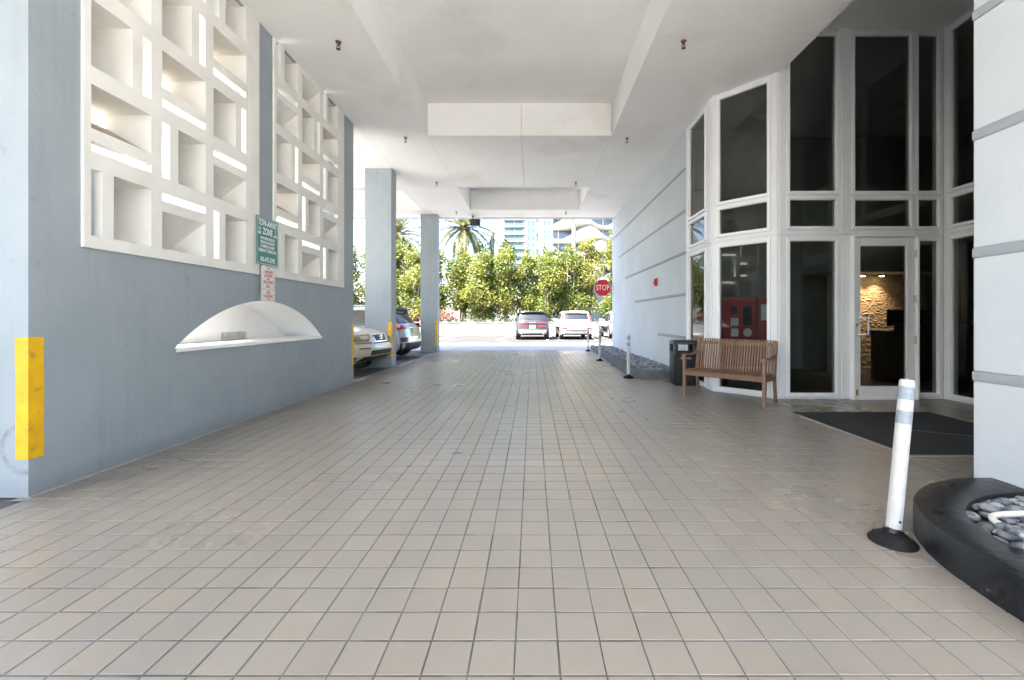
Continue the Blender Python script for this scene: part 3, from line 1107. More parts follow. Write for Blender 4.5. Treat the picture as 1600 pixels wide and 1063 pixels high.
def panel(x0, x1, y0, y1, gaps='nsew'):
    m = MB()
    m.box(x0 + GX, x1 - GX, y0 + GX, y1 - GX, CZ, RZ - 0.001)
    return m.build('ceiling_panel', M['ceiling'], ceil)


# left strip beside coffer one
panel(WX, CA, -3.7, 2.2); panel(WX, CA, 2.2, 9.263)
panel(CB, 3.98, -3.7, 2.2)
panel(CB, 3.98, 2.2, 5.93)
m = MB()
m.prism([(CB + GX, 5.93 + GX), (3.98, 5.93 + GX), (3.98, 6.86), (4.2, 7.1), (4.2, 9.26), (CB + GX, 9.26)], CZ, RZ - 0.001)
m.build('ceiling_panel', M['ceiling'], ceil)
panel(CA, CB, -3.7, -3.0)
# between the coffers
panel(WX, CA, 9.263, 12.94)
panel(CA, -0.24, 9.263, 12.94); panel(-0.24, CB, 9.263, 12.94)
panel(CB, 3.4, 9.263, 12.94)
panel(WX, CA, 12.94, 16.84); panel(CB, 3.4, 12.94, 16.84)
panel(CA, CB, 15.62, 16.84)
# parking bays on the left
panel(-4.4, WX, 8.735, 12.94)
panel(-11, -4.4, 6.4, 12.94)
panel(-11, -5.0, 15.62, 16.84); panel(-5.0, WX, 15.62, 16.84)
panel(-4.05, WX, 12.94, 15.62)
panel(-13, -4.4, -8.5, 2.5); panel(-4.4, WX, -3.7, 1.5)  # wide near-left panel is unseen, added with its slab to block the sky
m = MB(); m.box(-4.4, WX, 1.5, 3.09, CZ, RZ - 0.001); m.build('ceiling_panel', M['ceiling'], ceil)
# repaired plaster by the recess corner
pm = MB()
rp = random.Random(5)
for cx, cy, rx, ry in ((1.62, 9.46, 0.24, 0.13), (2.05, 9.36, 0.42, 0.07), (1.80, 9.62, 0.14, 0.06), (2.5, 9.40, 0.16, 0.05)):
    k = 18
    pts = [(cx + rx * math.cos(2 * PI * i / k) * rp.uniform(0.75, 1.1), cy + ry * math.sin(2 * PI * i / k) * rp.uniform(0.7, 1.1)) for i in range(k)]
    pm.prism(pts[::-1], CZ - 0.0035 - rp.uniform(0, 0.002), CZ + 0.002)
pm.build('plaster_patch', M['patch'], ceil)
# fascia over the far edge
m = MB(); m.box(-11, 3.45, 16.845, 17.0, CZ - 0.03, 6.25)
m.build('fascia', M['white_stucco'], ceil)


def sprinkler(x, y, label, z=CZ):
    s = thing('sprinkler_head', label, 'sprinkler', (x, y, z - 0.11), 'sprinkler heads hanging from the ceiling')
    m = MB(); m.tube([(x, y, z), (x, y, z - 0.012)], [0.042, 0.036], 12)
    m.build('escutcheon', M['rust'], s)
    m = MB()
    m.tube([(x, y, z - 0.012), (x, y, z - 0.055)], [0.018, 0.016], 8)
    for sx in (-1, 1):
        m.tube([(x + sx * 0.014, y, z - 0.05), (x + sx * 0.026, y, z - 0.075), (x + sx * 0.006, y, z - 0.10)], 0.005, 5)
    m.tube([(x, y, z - 0.10), (x, y, z - 0.105)], [0.030, 0.030], 10)
    m.build('nozzle', M['rust'], s)


sprinkler(-2.77, 6.12, 'rusty sprinkler head nearest the lattice wall, left of the large near ceiling recess')
sprinkler(2.15, 6.1, 'rusty sprinkler head nearest the entrance windows, right of the large near ceiling recess')
sprinkler(-2.77, 9.36, 'sprinkler head just past the left far corner of the large ceiling recess')
sprinkler(2.07, 9.38, 'sprinkler head by the patched plaster at the right far corner of the large recess')
sprinkler(-2.78, 12.45, 'sprinkler head left of the small far ceiling recess, before its near edge')
sprinkler(1.26, 12.45, 'sprinkler head in front of the right end of the small far recess')
sprinkler(-2.82, 15.9, 'left sprinkler head at the far edge of the ceiling beside the dark floodlight')
sprinkler(1.24, 15.95, 'right sprinkler head at the far edge of the ceiling above the white car')

fl = thing('floodlight', 'dark brown box floodlight hanging from the far ceiling edge', 'floodlight', (-2.2, 16.55, 4.85))
m = MB(); m.box(-2.39, -2.02, 16.45, 16.68, 4.86, 5.10); m.build('housing', M['dark_metal'], fl, bevel=0.012)
m = MB(); m.box(-2.36, -2.05, 16.442, 16.45, 4.89, 5.07); m.build('lens', M['car_glass'], fl)
m = MB(); m.tube([(-2.3, 16.56, 5.10), (-2.3, 16.56, 5.21)], 0.02, 8); m.build('stem', M['dark_metal'], fl)
m = MB(); m.tube([(-2.3, 16.56, 5.21), (-2.3, 16.56, 5.24)], 0.05, 8); m.build('ceiling_plate', M['dark_metal'], fl)
m = MB(); m.bar((-2.5, 16.56, 5.06), (-2.39, 16.56, 5.0), 0.03); m.build('side_arm', M['dark_metal'], fl)

# ================================================================== RIGHT WALL (beyond the entrance)
RX = 3.2
grw = [0.887, 1.80, 2.67, 3.55, 4.43]
far_start = [10.94, 13.4, 14.75, 15.9, 17.2]
rw = thing('grooved_wall', 'long white wall with grey horizontal grooves beyond the entrance windows', 'wall', (RX + 0.15, 13, 0))
GH, GD = 0.035, 0.035
m = MB()
z = 0.0
m.box(RX + GD, RX + 0.35, 8.93, 17.2, 0, RZ)
for gz, fs in zip(grw, far_start):
    m.box(RX, RX + GD, 8.93, 17.2, z, gz - GH)
    if fs < 17.1:
        m.box(RX, RX + GD, fs, 17.2, gz - GH, gz + GH)
    z = gz + GH
m.box(RX, RX + GD, 8.93, 17.2, z, RZ)
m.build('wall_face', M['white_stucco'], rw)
for gz, fs in zip(grw, far_start):
    m = MB()
    rows = []
    for k in range(7):
        a = -PI / 2 + PI * k / 6
        rows.append([(RX - 0.001 - math.cos(a) * 0.010, y, gz + math.sin(a) * GH * 0.99) for y in (8.935, fs - 0.002)])
    m.grid(rows)
    m.build('groove', M['groove'], rw, smooth=True)
al = thing('fire_alarm', 'small red fire alarm sounder mounted on the grooved white wall', 'alarm', (RX - 0.03, 11.05, 2.12))
m = MB(); m.box(RX - 0.025, RX, 10.96, 11.14, 2.12, 2.32); m.build('back_box', M['alarm_red'], al, bevel=0.006)
m = MB(); m.box(RX - 0.075, RX - 0.025, 10.985, 11.115, 2.14, 2.30); m.build('sounder', M['alarm_red'], al, bevel=0.015)
m = MB(); m.box(RX - 0.082, RX - 0.075, 11.02, 11.08, 2.24, 2.28); m.build('strobe', M['white_plastic'], al, bevel=0.002)

# near right wall end
nw = thing('near_grooved_wall', 'white wall end with grey grooves closest to the camera on the right', 'wall', (RX + 0.4, 1, 0))
m = MB()
NE = 3.115
NY_ = 0.9
z = 0.0
m.box(RX + GD, 6.62, NY_, NE - GD, 0, RZ)
gz2 = [0.88, 1.77, 2.62, 3.49, 4.36, 5.24]
for gz in gz2 + [None]:
    top = (gz - GH) if gz else RZ
    # wrapped lining: face towards the drive and end towards the entrance
    m.box(RX, RX + GD, NY_, NE, z, top)
    m.box(RX + GD, 6.62, NE - GD, NE, z, top)
    if gz:
        z = gz + GH
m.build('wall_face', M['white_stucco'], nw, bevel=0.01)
for gz in gz2:
    m = MB()
    rows = []
    for k in range(7):
        a = -PI / 2 + PI * k / 6
        q = 0.0353 + math.cos(a) * 0.003
        rows.append([(RX + GD - q, NY_, gz + math.sin(a) * GH * 0.99), (RX + GD - q, NE - GD + q, gz + math.sin(a) * GH * 0.99), (6.62, NE - GD + q, gz + math.sin(a) * GH * 0.99)])
    m.grid(rows, True)
    m.build('groove', M['groove'], nw, smooth=True, angle=40)

# ================================================================== ENTRANCE GLAZING
ent = thing('entrance_glazing', 'white framed tall window bay with the glass entrance door', 'storefront', (4.6, 7.0, 0))
GZ = [(0.085, 2.546), (2.757, 3.205), (3.324, 5.84)]
FWD = 0.042


def facet(P0, P1, openings, ztop, nrm, skip_low=()):
    """cladding between openings + one window (frame > pane) per opening and level. openings: glass (u0,u1)"""
    P0, P1 = Vector(P0), Vector(P1)
    d = P1 - P0
    L = d.length
    u = d / L
    nrm = Vector(nrm).normalized()
    o = P0
    clad = MB()
    lv = [(a, min(b, ztop - 0.1)) for a, b in GZ]
    f = FWD
    us = [0.0]
    for a, b in openings:
        us += [a - f, b + f]
    us.append(L)
    for k in range(0, len(us), 2):
        if us[k + 1] - us[k] > 0.004:
            clad.obox(o, u, nrm, us[k], us[k + 1], -0.12, 0.0, 0, ztop)
    for a, b in openings:
        zs = [0.0]
        for za, zb in lv:
            zs += [za - f, zb + f]
        zs.append(ztop)
        for k in range(0, len(zs), 2):
            if zs[k + 1] - zs[k] > 0.003:
                clad.obox(o, u, nrm, a - f, b + f, -0.12, -0.012, zs[k], zs[k + 1])
    clad.obox(o, u, nrm, 0.0, L, 0.0, 0.010, 2.632, 2.648)
    # a raised strip on the posts
    for k in range(0, len(us), 2):
        wd = us[k + 1] - us[k]
        if wd > 0.11:
            clad.obox(o, u, nrm, us[k] + 0.035, us[k + 1] - 0.035, 0.0, 0.014, 0.02, 2.62)
            clad.obox(o, u, nrm, us[k] + 0.035, us[k + 1] - 0.035, 0.0, 0.014, 2.66, ztop - 0.004)
    clad.build('cladding', M['cladding'], ent, bevel=0.003, bseg=1)
    for oi, (a, b) in enumerate(openings):
        for li, (za, zb) in enumerate(lv):
            if li == 0 and oi in skip_low:
                continue
            w_ = MB()
            w_.obox(o, u, nrm, a - f, a, -0.10, 0.022, za - f, zb + f)
            w_.obox(o, u, nrm, b, b + f, -0.10, 0.022, za - f, zb + f)
            w_.obox(o, u, nrm, a, b, -0.10, 0.022, za - f, za)
            w_.obox(o, u, nrm, a, b, -0.10, 0.022, zb, zb + f)
            # glazing bead
            t = 0.012
            w_.obox(o, u, nrm, a, a + t, -0.05, 0.008, za, zb)
            w_.obox(o, u, nrm, b - t, b, -0.05, 0.008, za, zb)
            w_.obox(o, u, nrm, a + t, b - t, -0.05, 0.008, za, za + t)
            w_.obox(o, u, nrm, a + t, b - t, -0.05, 0.008, zb - t, zb)
            win = w_.build('window', M['frame'], ent)
            g_ = MB()
            q = 0.004
            P = lambda s, z: (o.x + u.x * s - nrm.x * 0.028, o.y + u.y * s - nrm.y * 0.028, z)
            g_.add([P(a + q, za + q), P(b - q, za + q), P(b - q, zb - q), P(a + q, zb - q)], [(0, 1, 2, 3)])
            g_.build('pane', M['glass'], win)


# facet along the wall line
facet((RX, 8.93), (RX, 7.64), [(0.18, 0.99)], CZ, (-1, 0))
facet((RX, 7.62), (3.92, 6.88), [(0.117, 0.90)], CZ, (-0.717, -0.697))
facet((3.925, 6.88), (6.60, 6.88), [(0.193, 0.948), (1.235, 2.145), (2.255, 2.585)], RZ, (0, -1), skip_low=(1,))
facet((6.60, 6.88), (6.60, 3.05), [(0.13, 1.55), (1.66, 2.5), (2.62, 3.6)], RZ, (-1, 0))
# door
dx0, dx1 = 5.16, 6.07
door = MB()
dl, dr, db, dt = 5.125, 6.105, 0.012, 2.585
st, tr_, br_ = 0.105, 0.135, 0.20
dy0, dy1 = 6.835, 6.895
door.box(dl, dl + st, dy0, dy1, db, dt)
door.box(dr - 0.135, dr, dy0, dy1, db, dt)
door.box(dl + st, dr - 0.135, dy0, dy1, dt - tr_, dt)
door.box(dl + st, dr - 0.135, dy0, dy1, db, db + br_)
dob = door.build('door', M['frame'], ent, bevel=0.003, bseg=1)
g_ = MB()
g_.add([(dl + st, 6.865, db + br_), (dr - 0.135, 6.865, db + br_), (dr - 0.135, 6.865, dt - tr_), (dl + st, 6.865, dt - tr_)], [(0, 1, 2, 3)])
g_.build('pane', M['door_glass'], dob)
h = MB()
h.tube([(dl + 0.04, dy0, 1.30), (dl + 0.04, dy0 - 0.05, 1.30), (dl + 0.17, dy0 - 0.06, 1.30), (dl + 0.185, dy0 - 0.06, 1.28), (dl + 0.185, dy0 - 0.06, 1.06), (dl + 0.17, dy0 - 0.06, 1.035), (dl + 0.04, dy0 - 0.05, 1.035), (dl + 0.04, dy0, 1.035)], 0.013, 8)
h.build('handle', M['frame'], dob, smooth=True)
h = MB(); h.tube([(dl + 0.04, dy0, 1.19), (dl + 0.04, dy0 - 0.012, 1.19)], 0.022, 10); h.build('lock', M['steel'], dob)
h = MB()
for z in (0.95, 1.60, 2.32):
    h.tube([(dr + 0.006, dy0 - 0.012, z - 0.06), (dr + 0.006, dy0 - 0.012, z + 0.06)], 0.013, 8)
hinge_z = (0.95, 1.60, 2.32)
for z in hinge_z:
    h = MB(); h.tube([(dr + 0.006, dy0 - 0.012, z - 0.06), (dr + 0.006, dy0 - 0.012, z + 0.06)], 0.013, 8); h.box(dr - 0.03, dr + 0.03, dy0 - 0.006, dy0 - 0.001, z - 0.06, z + 0.06)
    h.build('hinge', M['steel'], dob)
h = MB(); h.box(dl + 0.015, dl + 0.065, dy0 - 0.003, dy0, 0.06, 0.16); h.build('sticker', M['sticker_yellow'], dob)
h = MB()
for z in (0.085, 0.105, 0.125):
    h.box(dl + 0.025, dl + 0.055, dy0 - 0.0045, dy0 - 0.003, z, z + 0.01)
h.build('sticker_print', M['dark_metal'], dob)
fr = MB()
for x0, x1 in ((5.09, 5.122), (6.108, 6.135)):
    fr.box(x0, x1, 6.79, 6.99, 0, 2.62)
fr.box(5.122, 6.108, 6.79, 6.99, 2.588, 2.62)
fr.box(5.122, 6.108, 6.80, 6.98, 0.001, 0.010)
fr.build('door_frame', M['frame'], ent, bevel=0.002, bseg=1)

# ------------------------------------------------------------------ lobby behind the glass
lb = MB()
lb.box(3.56, 11.2, 11.0, 11.2, 0, RZ)
lb.box(11.0, 11.2, 3.06, 11.0, 0, RZ)
lb.box(6.64, 11.0, 2.86, 3.06, 0, RZ)
setp(lb.build('lobby_walls', M['lobby_dark'], local=True), 'dark lobby walls behind the glass', kind='structure')
lf = MB()
lf.prism([(3.25, 11.0), (3.25, 7.72), (4.0, 7.02), (6.66, 7.02), (6.66, 3.06), (11.0, 3.06), (11.0, 11.0)], -0.01, 0.002)
setp(lf.build('lobby_floor', M['lobby_floor'], local=True), 'dark lobby floor behind the glass', kind='structure')
stw = thing('stone_wall', 'tan split-face stone wall inside the lobby, lit by two downlights', 'wall', (7.9, 10.1, 0))
st_m = MB()
st_m.box(7.0, 9.25, 10.05, 10.2, 0, 2.29)
st_m.build('backing', M['stone'], stw)
from mathutils import noise as mnoise
sf = MB()
srows = []
for b_ in range(161):
    zz = 2.28 * b_ / 160
    row = []
    for a_ in range(161):
        xx = 7.02 + 2.2 * a_ / 160
        hgt = abs(mnoise.noise(Vector((xx * 12, zz * 24, 0.3)))) * 1.2 + 0.5 * abs(mnoise.noise(Vector((xx * 27, zz * 50, 5.3))))
        row.append((xx, 10.04 - 0.022 * hgt, zz))
    srows.append(row)
sf.grid(srows)
sf.build('stone_face', M['stone'], stw)
so = thing('lobby_soffit', 'dark dropped soffit above the lobby stone wall', 'soffit', (7.9, 9.7, 2.27))
m = MB(); m.box(6.4, 9.3, 9.3, 10.2, 2.30, 4.2); m.build('soffit_box', M['lobby_dark'], so)


def emit_mat(name, col, s):
    m_, nt, b = new_mat(name)
    b.inputs['Emission Color'].default_value = (*col, 1)
    b.inputs['Emission Strength'].default_value = s
    return m_


M['lamp_glow'] = emit_mat('lamp_glow', (1.0, 0.72, 0.35), 6)
for x, lab in ((7.55, 'left warm downlight glowing above the lobby stone wall'), (7.98, 'right warm downlight glowing above the lobby stone wall')):
    dlt = thing('downlight', lab, 'downlight', (x, 9.8, 2.27), 'lobby downlights')
    m = MB(); m.tube([(x, 9.8, 2.30), (x, 9.8, 2.26)], [0.07, 0.06], 14, True); m.build('trim_ring', M['dark_metal'], dlt)
    m = MB(); m.tube([(x, 9.8, 2.259), (x, 9.8, 2.250)], [0.045, 0.03], 12); m.build('bulb', M['lamp_glow'], dlt)
    ld = bpy.data.lights.new('downlight_lamp', 'SPOT')
    ld.energy = 6.0
    ld.color = (1.0, 0.68, 0.36)
    ld.spot_size = math.radians(95)
    ld.spot_blend = 0.9
    ld.shadow_soft_size = 0.03
    lo = bpy.data.objects.new('downlight_lamp', ld)
    COL.objects.link(lo)
    lo.parent = dlt
    lo.location = (0, 0, -0.03)
    lo.rotation_euler = (math.radians(12), 0, 0)

dk = thing('reception_desk', 'dark wooden reception desk in the lobby behind the door', 'desk', (7.9, 8.9, 0))
m = MB(); m.box(7.3, 9.2, 8.72, 9.25, 0, 0.98)
m.build('desk_body', M['desk_wood'], dk)
for k in range(14):
    m = MB(); x = 7.3 + k * 0.135
    m.box(x + 0.004, x + 0.131, 8.70, 8.72, 0.06, 0.96)
    m.build('front_plank', M['desk_wood'], dk)
m = MB(); m.box(7.24, 9.25, 8.60, 9.3, 0.98, 1.03); m.box(7.35, 9.2, 8.66, 8.72, 1.03, 1.14); m.build('desk_top', M['desk_top'], dk)
m = MB(); m.box(7.35, 9.2, 8.58, 8.90, 1.14, 1.165); m.build('transaction_shelf', M['desk_top'], dk)
for x, lab in ((7.75, 'left dark computer monitor on the reception desk'), (8.4, 'right dark computer monitor on the reception desk')):
    mo = thing('monitor', lab, 'monitor', (x, 9.05, 1.03), 'monitors on the reception desk')
    m = MB(); m.box(x - 0.27, x + 0.27, 9.03, 9.06, 1.13, 1.47); m.build('screen', M['screen'], mo, bevel=0.004)
    m = MB(); m.box(x - 0.03, x + 0.03, 9.04, 9.07, 1.04, 1.2); m.box(x - 0.12, x + 0.12, 8.96, 9.14, 1.03, 1.045); m.build('stand', M['screen'], mo)
fc = thing('fire_cabinet', 'red fire control cabinet inside the lobby behind the angled window', 'fire cabinet', (4.5, 9.0, 0.8))
m = MB(); m.box(3.95, 4.62, 8.86, 9.1, 0.85, 1.72); m.build('cabinet', M['cabinet_red'], fc, bevel=0.01)
m = MB(); m.box(4.66, 5.1, 8.86, 9.1, 0.85, 1.72); m.build('side_cabinet', M['cabinet_red'], fc, bevel=0.01)
m = MB()
m.box(4.10, 4.22, 8.85, 8.86, 1.36, 1.54); m.box(4.35, 4.52, 8.85, 8.86, 1.15, 1.54)
m.build('display', M['screen'], fc)
for x in (4.10, 4.155, 4.21):
    m = MB(); m.box(x, x + 0.038, 8.848, 8.86, 1.14, 1.30); m.build('breaker', M['print_white'], fc)
m = MB(); m.box(4.10, 4.25, 8.848, 8.86, 0.92, 1.08); m.build('label_plate', M['print_white'], fc)
m = MB(); m.tube([(4.44, 8.86, 1.0), (4.44, 8.845, 1.0)], 0.085, 14); m.build('dial', M['print_white'], fc)
m = MB(); m.box(4.72, 4.86, 8.848, 8.86, 1.25, 1.58); m.build('notice', M['print_white'], fc)
m = MB(); m.box(3.9, 5.2, 8.84, 9.1, 0.30, 0.80); m.box(3.92, 5.2, 8.95, 9.1, 0.80, 0.85); m.build('shelf', M['desk_wood'], fc)

# ================================================================== PLANTERS
def smooth_poly(pts, n=6):
    out = []
    N = len(pts)
    for i in range(N - 1):
        p0, p1, p2, p3 = pts[max(i - 1, 0)], pts[i], pts[i + 1], pts[min(i + 2, N - 1)]
        for k in range(n):
            t = k / n
            out.append(tuple(0.5 * (2 * p1[a] + (p2[a] - p0[a]) * t + (2 * p0[a] - 5 * p1[a] + 4 * p2[a] - p3[a]) * t * t + (3 * p1[a] - p0[a] - 3 * p2[a] + p3[a]) * t ** 3) for a in (0, 1)))
    out.append(pts[-1])
    return out


def kerb_strip(outer, inner, hgt, parent, mats, name='kerb'):
    """extruded kerb between two polylines with the same number of points, with rounded arrises"""
    m = MB()
    e = 0.013
    rows = []
    for (ox, oy), (ix, iy) in zip(outer, inner):
        d = Vector((ix - ox, iy - oy)); L = d.length; d /= L
        P = lambda s, z: (ox + d.x * s, oy + d.y * s, z)
        rows.append([P(0.0, -0.01), P(0.0, hgt - e), P(e * 0.3, hgt - e * 0.3), P(e, hgt), P(L * 0.5, hgt + 0.003), P(L - e, hgt), P(L - e * 0.3, hgt - e * 0.3), P(L, hgt - e), P(L, -0.01)])
    m.grid(rows)
    m.add(rows[0], [tuple(range(9))]); m.add(rows[-1], [tuple(range(9))[::-1]])
    return m.build(name, mats, parent, smooth=True, angle=28, weld=True)


# near planter, wrapping the wall end
np_ = thing('pebble_planter', 'black kerbed planter full of grey river stones at the near wall end', 'planter', (2.6, 1.8, 0))
oc = [(2.07, -1.2), (2.07, -0.2), (2.075, 0.9), (2.09, 1.7), (2.12, 2.1), (2.20, 2.40), (2.36, 2.66), (2.62, 2.86), (2.90, 2.975), (3.10, 3.0), (3.22, 3.0)]
ic = [(2.33, -1.2), (2.33, -0.2), (2.33, 0.9), (2.335, 1.7), (2.345, 2.05), (2.38, 2.25), (2.47, 2.44), (2.66, 2.60), (2.88, 2.70), (3.08, 2.74), (3.22, 2.75)]
oc, ic = smooth_poly(oc), smooth_poly(ic)
kerb_strip(oc, ic, 0.187, np_, M['kerb_black'])
m = MB(); m.prism([(p[0] - 0.01, p[1]) for p in ic][::-1] + [(3.21, -1.2)], -0.01, 0.09) if False else None
sm = MB()
sm.prism(([(3.21, -1.2)] + [(p[0], p[1]) for p in ic]), -0.008, 0.115)
sm.build('soil', M['soil'], np_)


def pebble_shapes(k0, n, parent):
    res = []
    for k in range(n):
        r_ = random.Random(k0 + k)
        mb = MB()
        R, S = 6, 8
        sx, sy, sz = 1.0, r_.uniform(0.65, 0.9), r_.uniform(0.38, 0.6)
        ph = r_.uniform(0, 6)
        rows = []
        for i in range(R + 1):
            th = PI * i / R
            row = []
            for j in range(S):
                a = 2 * PI * j / S
                q = 1 + 0.09 * math.sin(2 * a + ph) + 0.05 * math.cos(3 * a - ph)
                row.append((sx * q * math.sin(th) * math.cos(a), sy * q * math.sin(th) * math.sin(a), -sz * math.cos(th)))
            row.append(row[0])
            rows.append(row)
        mb.grid(rows)
        res.append(mb)
    return res


def in_poly(x, y, poly):
    c = False
    n = len(poly)
    for i in range(n):
        x1, y1 = poly[i]; x2, y2 = poly[(i + 1) % n]
        if (y1 > y) != (y2 > y) and x < (x2 - x1) * (y - y1) / (y2 - y1) + x1:
            c = not c
    return c


psh = pebble_shapes(50, 6, np_)
pob = []
rp = random.Random(21)
poly = [(3.19, -1.2)] + ic[:-1] + [(3.19, 2.72)]
placed = []
tries = 0
vis = lambda x, y: y > 0.9 and x / max(y, 0.1) < 1.32
while tries < 9000 and len(placed) < 340:
    tries += 1
    x, y = rp.uniform(2.33, 3.19), rp.uniform(0.9, 2.75)
    if not in_poly(x - 0.02, y, poly) or not vis(x, y):
        continue
    if x > 2.47 and abs(y - 2.42) < 0.035:
        continue
    r = rp.uniform(0.032, 0.058)
    lay = 0
    ok = True
    for px, py, pr, pz in placed:
        if (px - x) ** 2 + (py - y) ** 2 < (0.74 * (pr + r)) ** 2:
            ok = False
            break
    if ok:
        placed.append((x, y, r, 0.138 + rp.uniform(-0.008, 0.018)))
for k in range(90):                                   # a second layer lying in the hollows
    x, y, r, z = placed[rp.randrange(len(placed))]
    x2, y2 = x + rp.uniform(-0.05, 0.05), y + rp.uniform(-0.05, 0.05)
    if x2 > 2.44 and -0.10 < y2 - 2.42 < 0.06:
        continue
    if in_poly(x2 - 0.045, y2, poly) and in_poly(x2 + 0.02, y2 + 0.04, poly) and x2 < 3.14:
        placed.append((x2, y2, rp.uniform(0.028, 0.045), z + 0.032))
placed.sort(key=lambda p: p[1], reverse=True)
far_n = 0
rest = MB()
for k, (x, y, r, z) in enumerate(placed):
    mb = psh[k % 6]
    if k < 290:
        if k < 6:
            o = mb.build('pebble', M['pebble'], np_, smooth=True, local=True)
            pob.append(o)
        else:
            o = inst(pob[k % 6], 'pebble', np_)
        o.location = Vector((x, y, z)) - wloc(np_)
        o.rotation_euler = (rp.gauss(0, 0.22), rp.gauss(0, 0.22), rp.uniform(0, 6.28))
        o.scale = (r, r, r)
    else:
        c, s = math.cos(k), math.sin(k)
        rest.add([(x + r * (v[0] * c - v[1] * s), y + r * (v[0] * s + v[1] * c), z + r * v[2]) for v in mb.v], mb.f)
for k in range(620):                                  # the run of stones behind the part in view
    x, y = rp.uniform(2.37, 3.16), rp.uniform(-1.15, 0.93)
    r = rp.uniform(0.032, 0.056)
    z = 0.135 + rp.uniform(-0.008, 0.03)
    mb = psh[k % 6]
    c, s = math.cos(k), math.sin(k)
    rest.add([(x + r * (v[0] * c - v[1] * s), y + r * (v[0] * s + v[1] * c), z + r * v[2]) for v in mb.v], mb.f)
if rest.v:
    setp(rest.build('pebble_bed', M['pebble'], np_, smooth=True), kind='stuff')
pp = thing('drain_pipe', 'white plastic pipe lying across the grey river stones', 'pipe', (2.9, 2.3, 0.14))
m = MB()
pts = smooth_poly([(2.51, 2.29), (2.535, 2.36), (2.60, 2.41), (2.75, 2.43), (3.0, 2.43), (3.19, 2.42)], 5)
m.tube([(x, y, 0.190) for x, y in pts], 0.017, 10)
m.build('pipe_length', M['pipe'], pp, smooth=True)
m = MB(); m.tube([(3.13, 2.423, 0.190), (3.19, 2.42, 0.190)], 0.023, 10); m.build('pipe_collar', M['pipe'], pp, smooth=True)

# far planter along the grooved wall
fp = thing('wall_planter', 'long kerbed planter of dark pebbles along the grooved white wall', 'planter', (2.7, 13.4, 0))
oc2 = smooth_poly([(2.42, 17.9), (2.38, 16.5), (2.32, 14.0), (2.25, 12.0), (2.18, 10.2), (2.17, 9.6), (2.21, 9.26), (2.36, 9.08), (2.6, 9.03), (2.96, 9.03)])
ic2 = smooth_poly([(2.60, 17.9), (2.56, 16.5), (2.50, 14.0), (2.43, 12.0), (2.36, 10.2), (2.36, 9.7), (2.40, 9.40), (2.50, 9.25), (2.66, 9.21), (2.96, 9.21)])
kerb_strip(oc2[::-1], ic2[::-1], 0.18, fp, M['kerb_concrete'])
sm = MB(); sm.prism([(3.19, 9.21), (3.19, 17.9)] + ic2, -0.008, 0.10); sm.build('soil', M['soil'], fp)
m = MB(); m.box(2.96, 3.19, 9.03, 9.21, -0.01, 0.175); m.build('kerb_end', M['kerb_black'], fp)
pb = MB()
poly2 = [(3.185, 9.22), (3.185, 17.8)] + ic2
for k in range(1900):
    y = 9.2 + 8.5 * rp.random() ** 1.3
    x = rp.uniform(2.35, 3.18)
    if not in_poly(x - 0.03, y, poly2) or not in_poly(x, y - 0.02, poly2):
        continue
    r = rp.uniform(0.03, 0.055)
    z = 0.12 + rp.uniform(0, 0.06)
    mb = psh[k % 6]
    c, s = math.cos(k), math.sin(k)
    tl = rp.gauss(0, 0.25)
    pb.add([(x + r * (v[0] * c - v[1] * s), y + r * (v[0] * s + v[1] * c), z + r * (v[2] + v[0] * tl)) for v in mb.v], mb.f)
setp(pb.build('pebble_bed', M['pebble'], fp, smooth=True), kind='stuff')

# ================================================================== BOLLARDS
def bollard_proto():
    b = thing('delineator_post', '', 'bollard')
    m = MB()
    R = [(0.118, 0.0), (0.117, 0.010), (0.094, 0.032), (0.064, 0.050), (0.042, 0.060)]
    rows = []
    for r, z in R:
        rows.append([(r * math.cos(2 * PI * k / 24), r * math.sin(2 * PI * k / 24), z) for k in range(25)])
    m.grid(rows)
    m.add(rows[-1][:-1], [tuple(range(24))])
    m.build('base', M['rubber'], b, smooth=True, local=True, angle=35)
    for k in range(6):
        m = MB()
        a = 2 * PI * k / 6 + 0.3
        m.tube([(0.082 * math.cos(a), 0.082 * math.sin(a), 0.034), (0.082 * math.cos(a), 0.082 * math.sin(a), 0.046)], 0.010, 6)
        m.build('base_bolt', M['black_plastic'], b, local=True)
    m = MB(); m.tube([(0, 0, 0.055), (0, 0, 0.085)], [0.034, 0.028], 14); m.build('hinge_collar', M['black_plastic'], b, local=True)
    m = MB()
    m.tube([(0, 0, 0.085), (0, 0, 0.93), (0, 0, 0.942), (0, 0, 0.947)], [0.0375, 0.0375, 0.034, 0.025], 24)
    tb = m.build('tube', M['white_plastic'], b, smooth=True, local=True, angle=40)
    for z0, z1 in ((0.83, 0.905), (0.69, 0.765)):
        m = MB()
        m.tube([(0, 0, z0), (0, 0, z1)], [0.0382, 0.0382], 24, False)
        m.build('reflective_band', M['reflective'], tb, smooth=True, local=True)
    m = MB(); m.tube([(0, -0.036, 0.13), (0, -0.040, 0.13)], 0.008, 8); m.build('bolt', M['dark_metal'], tb, local=True)
    return b


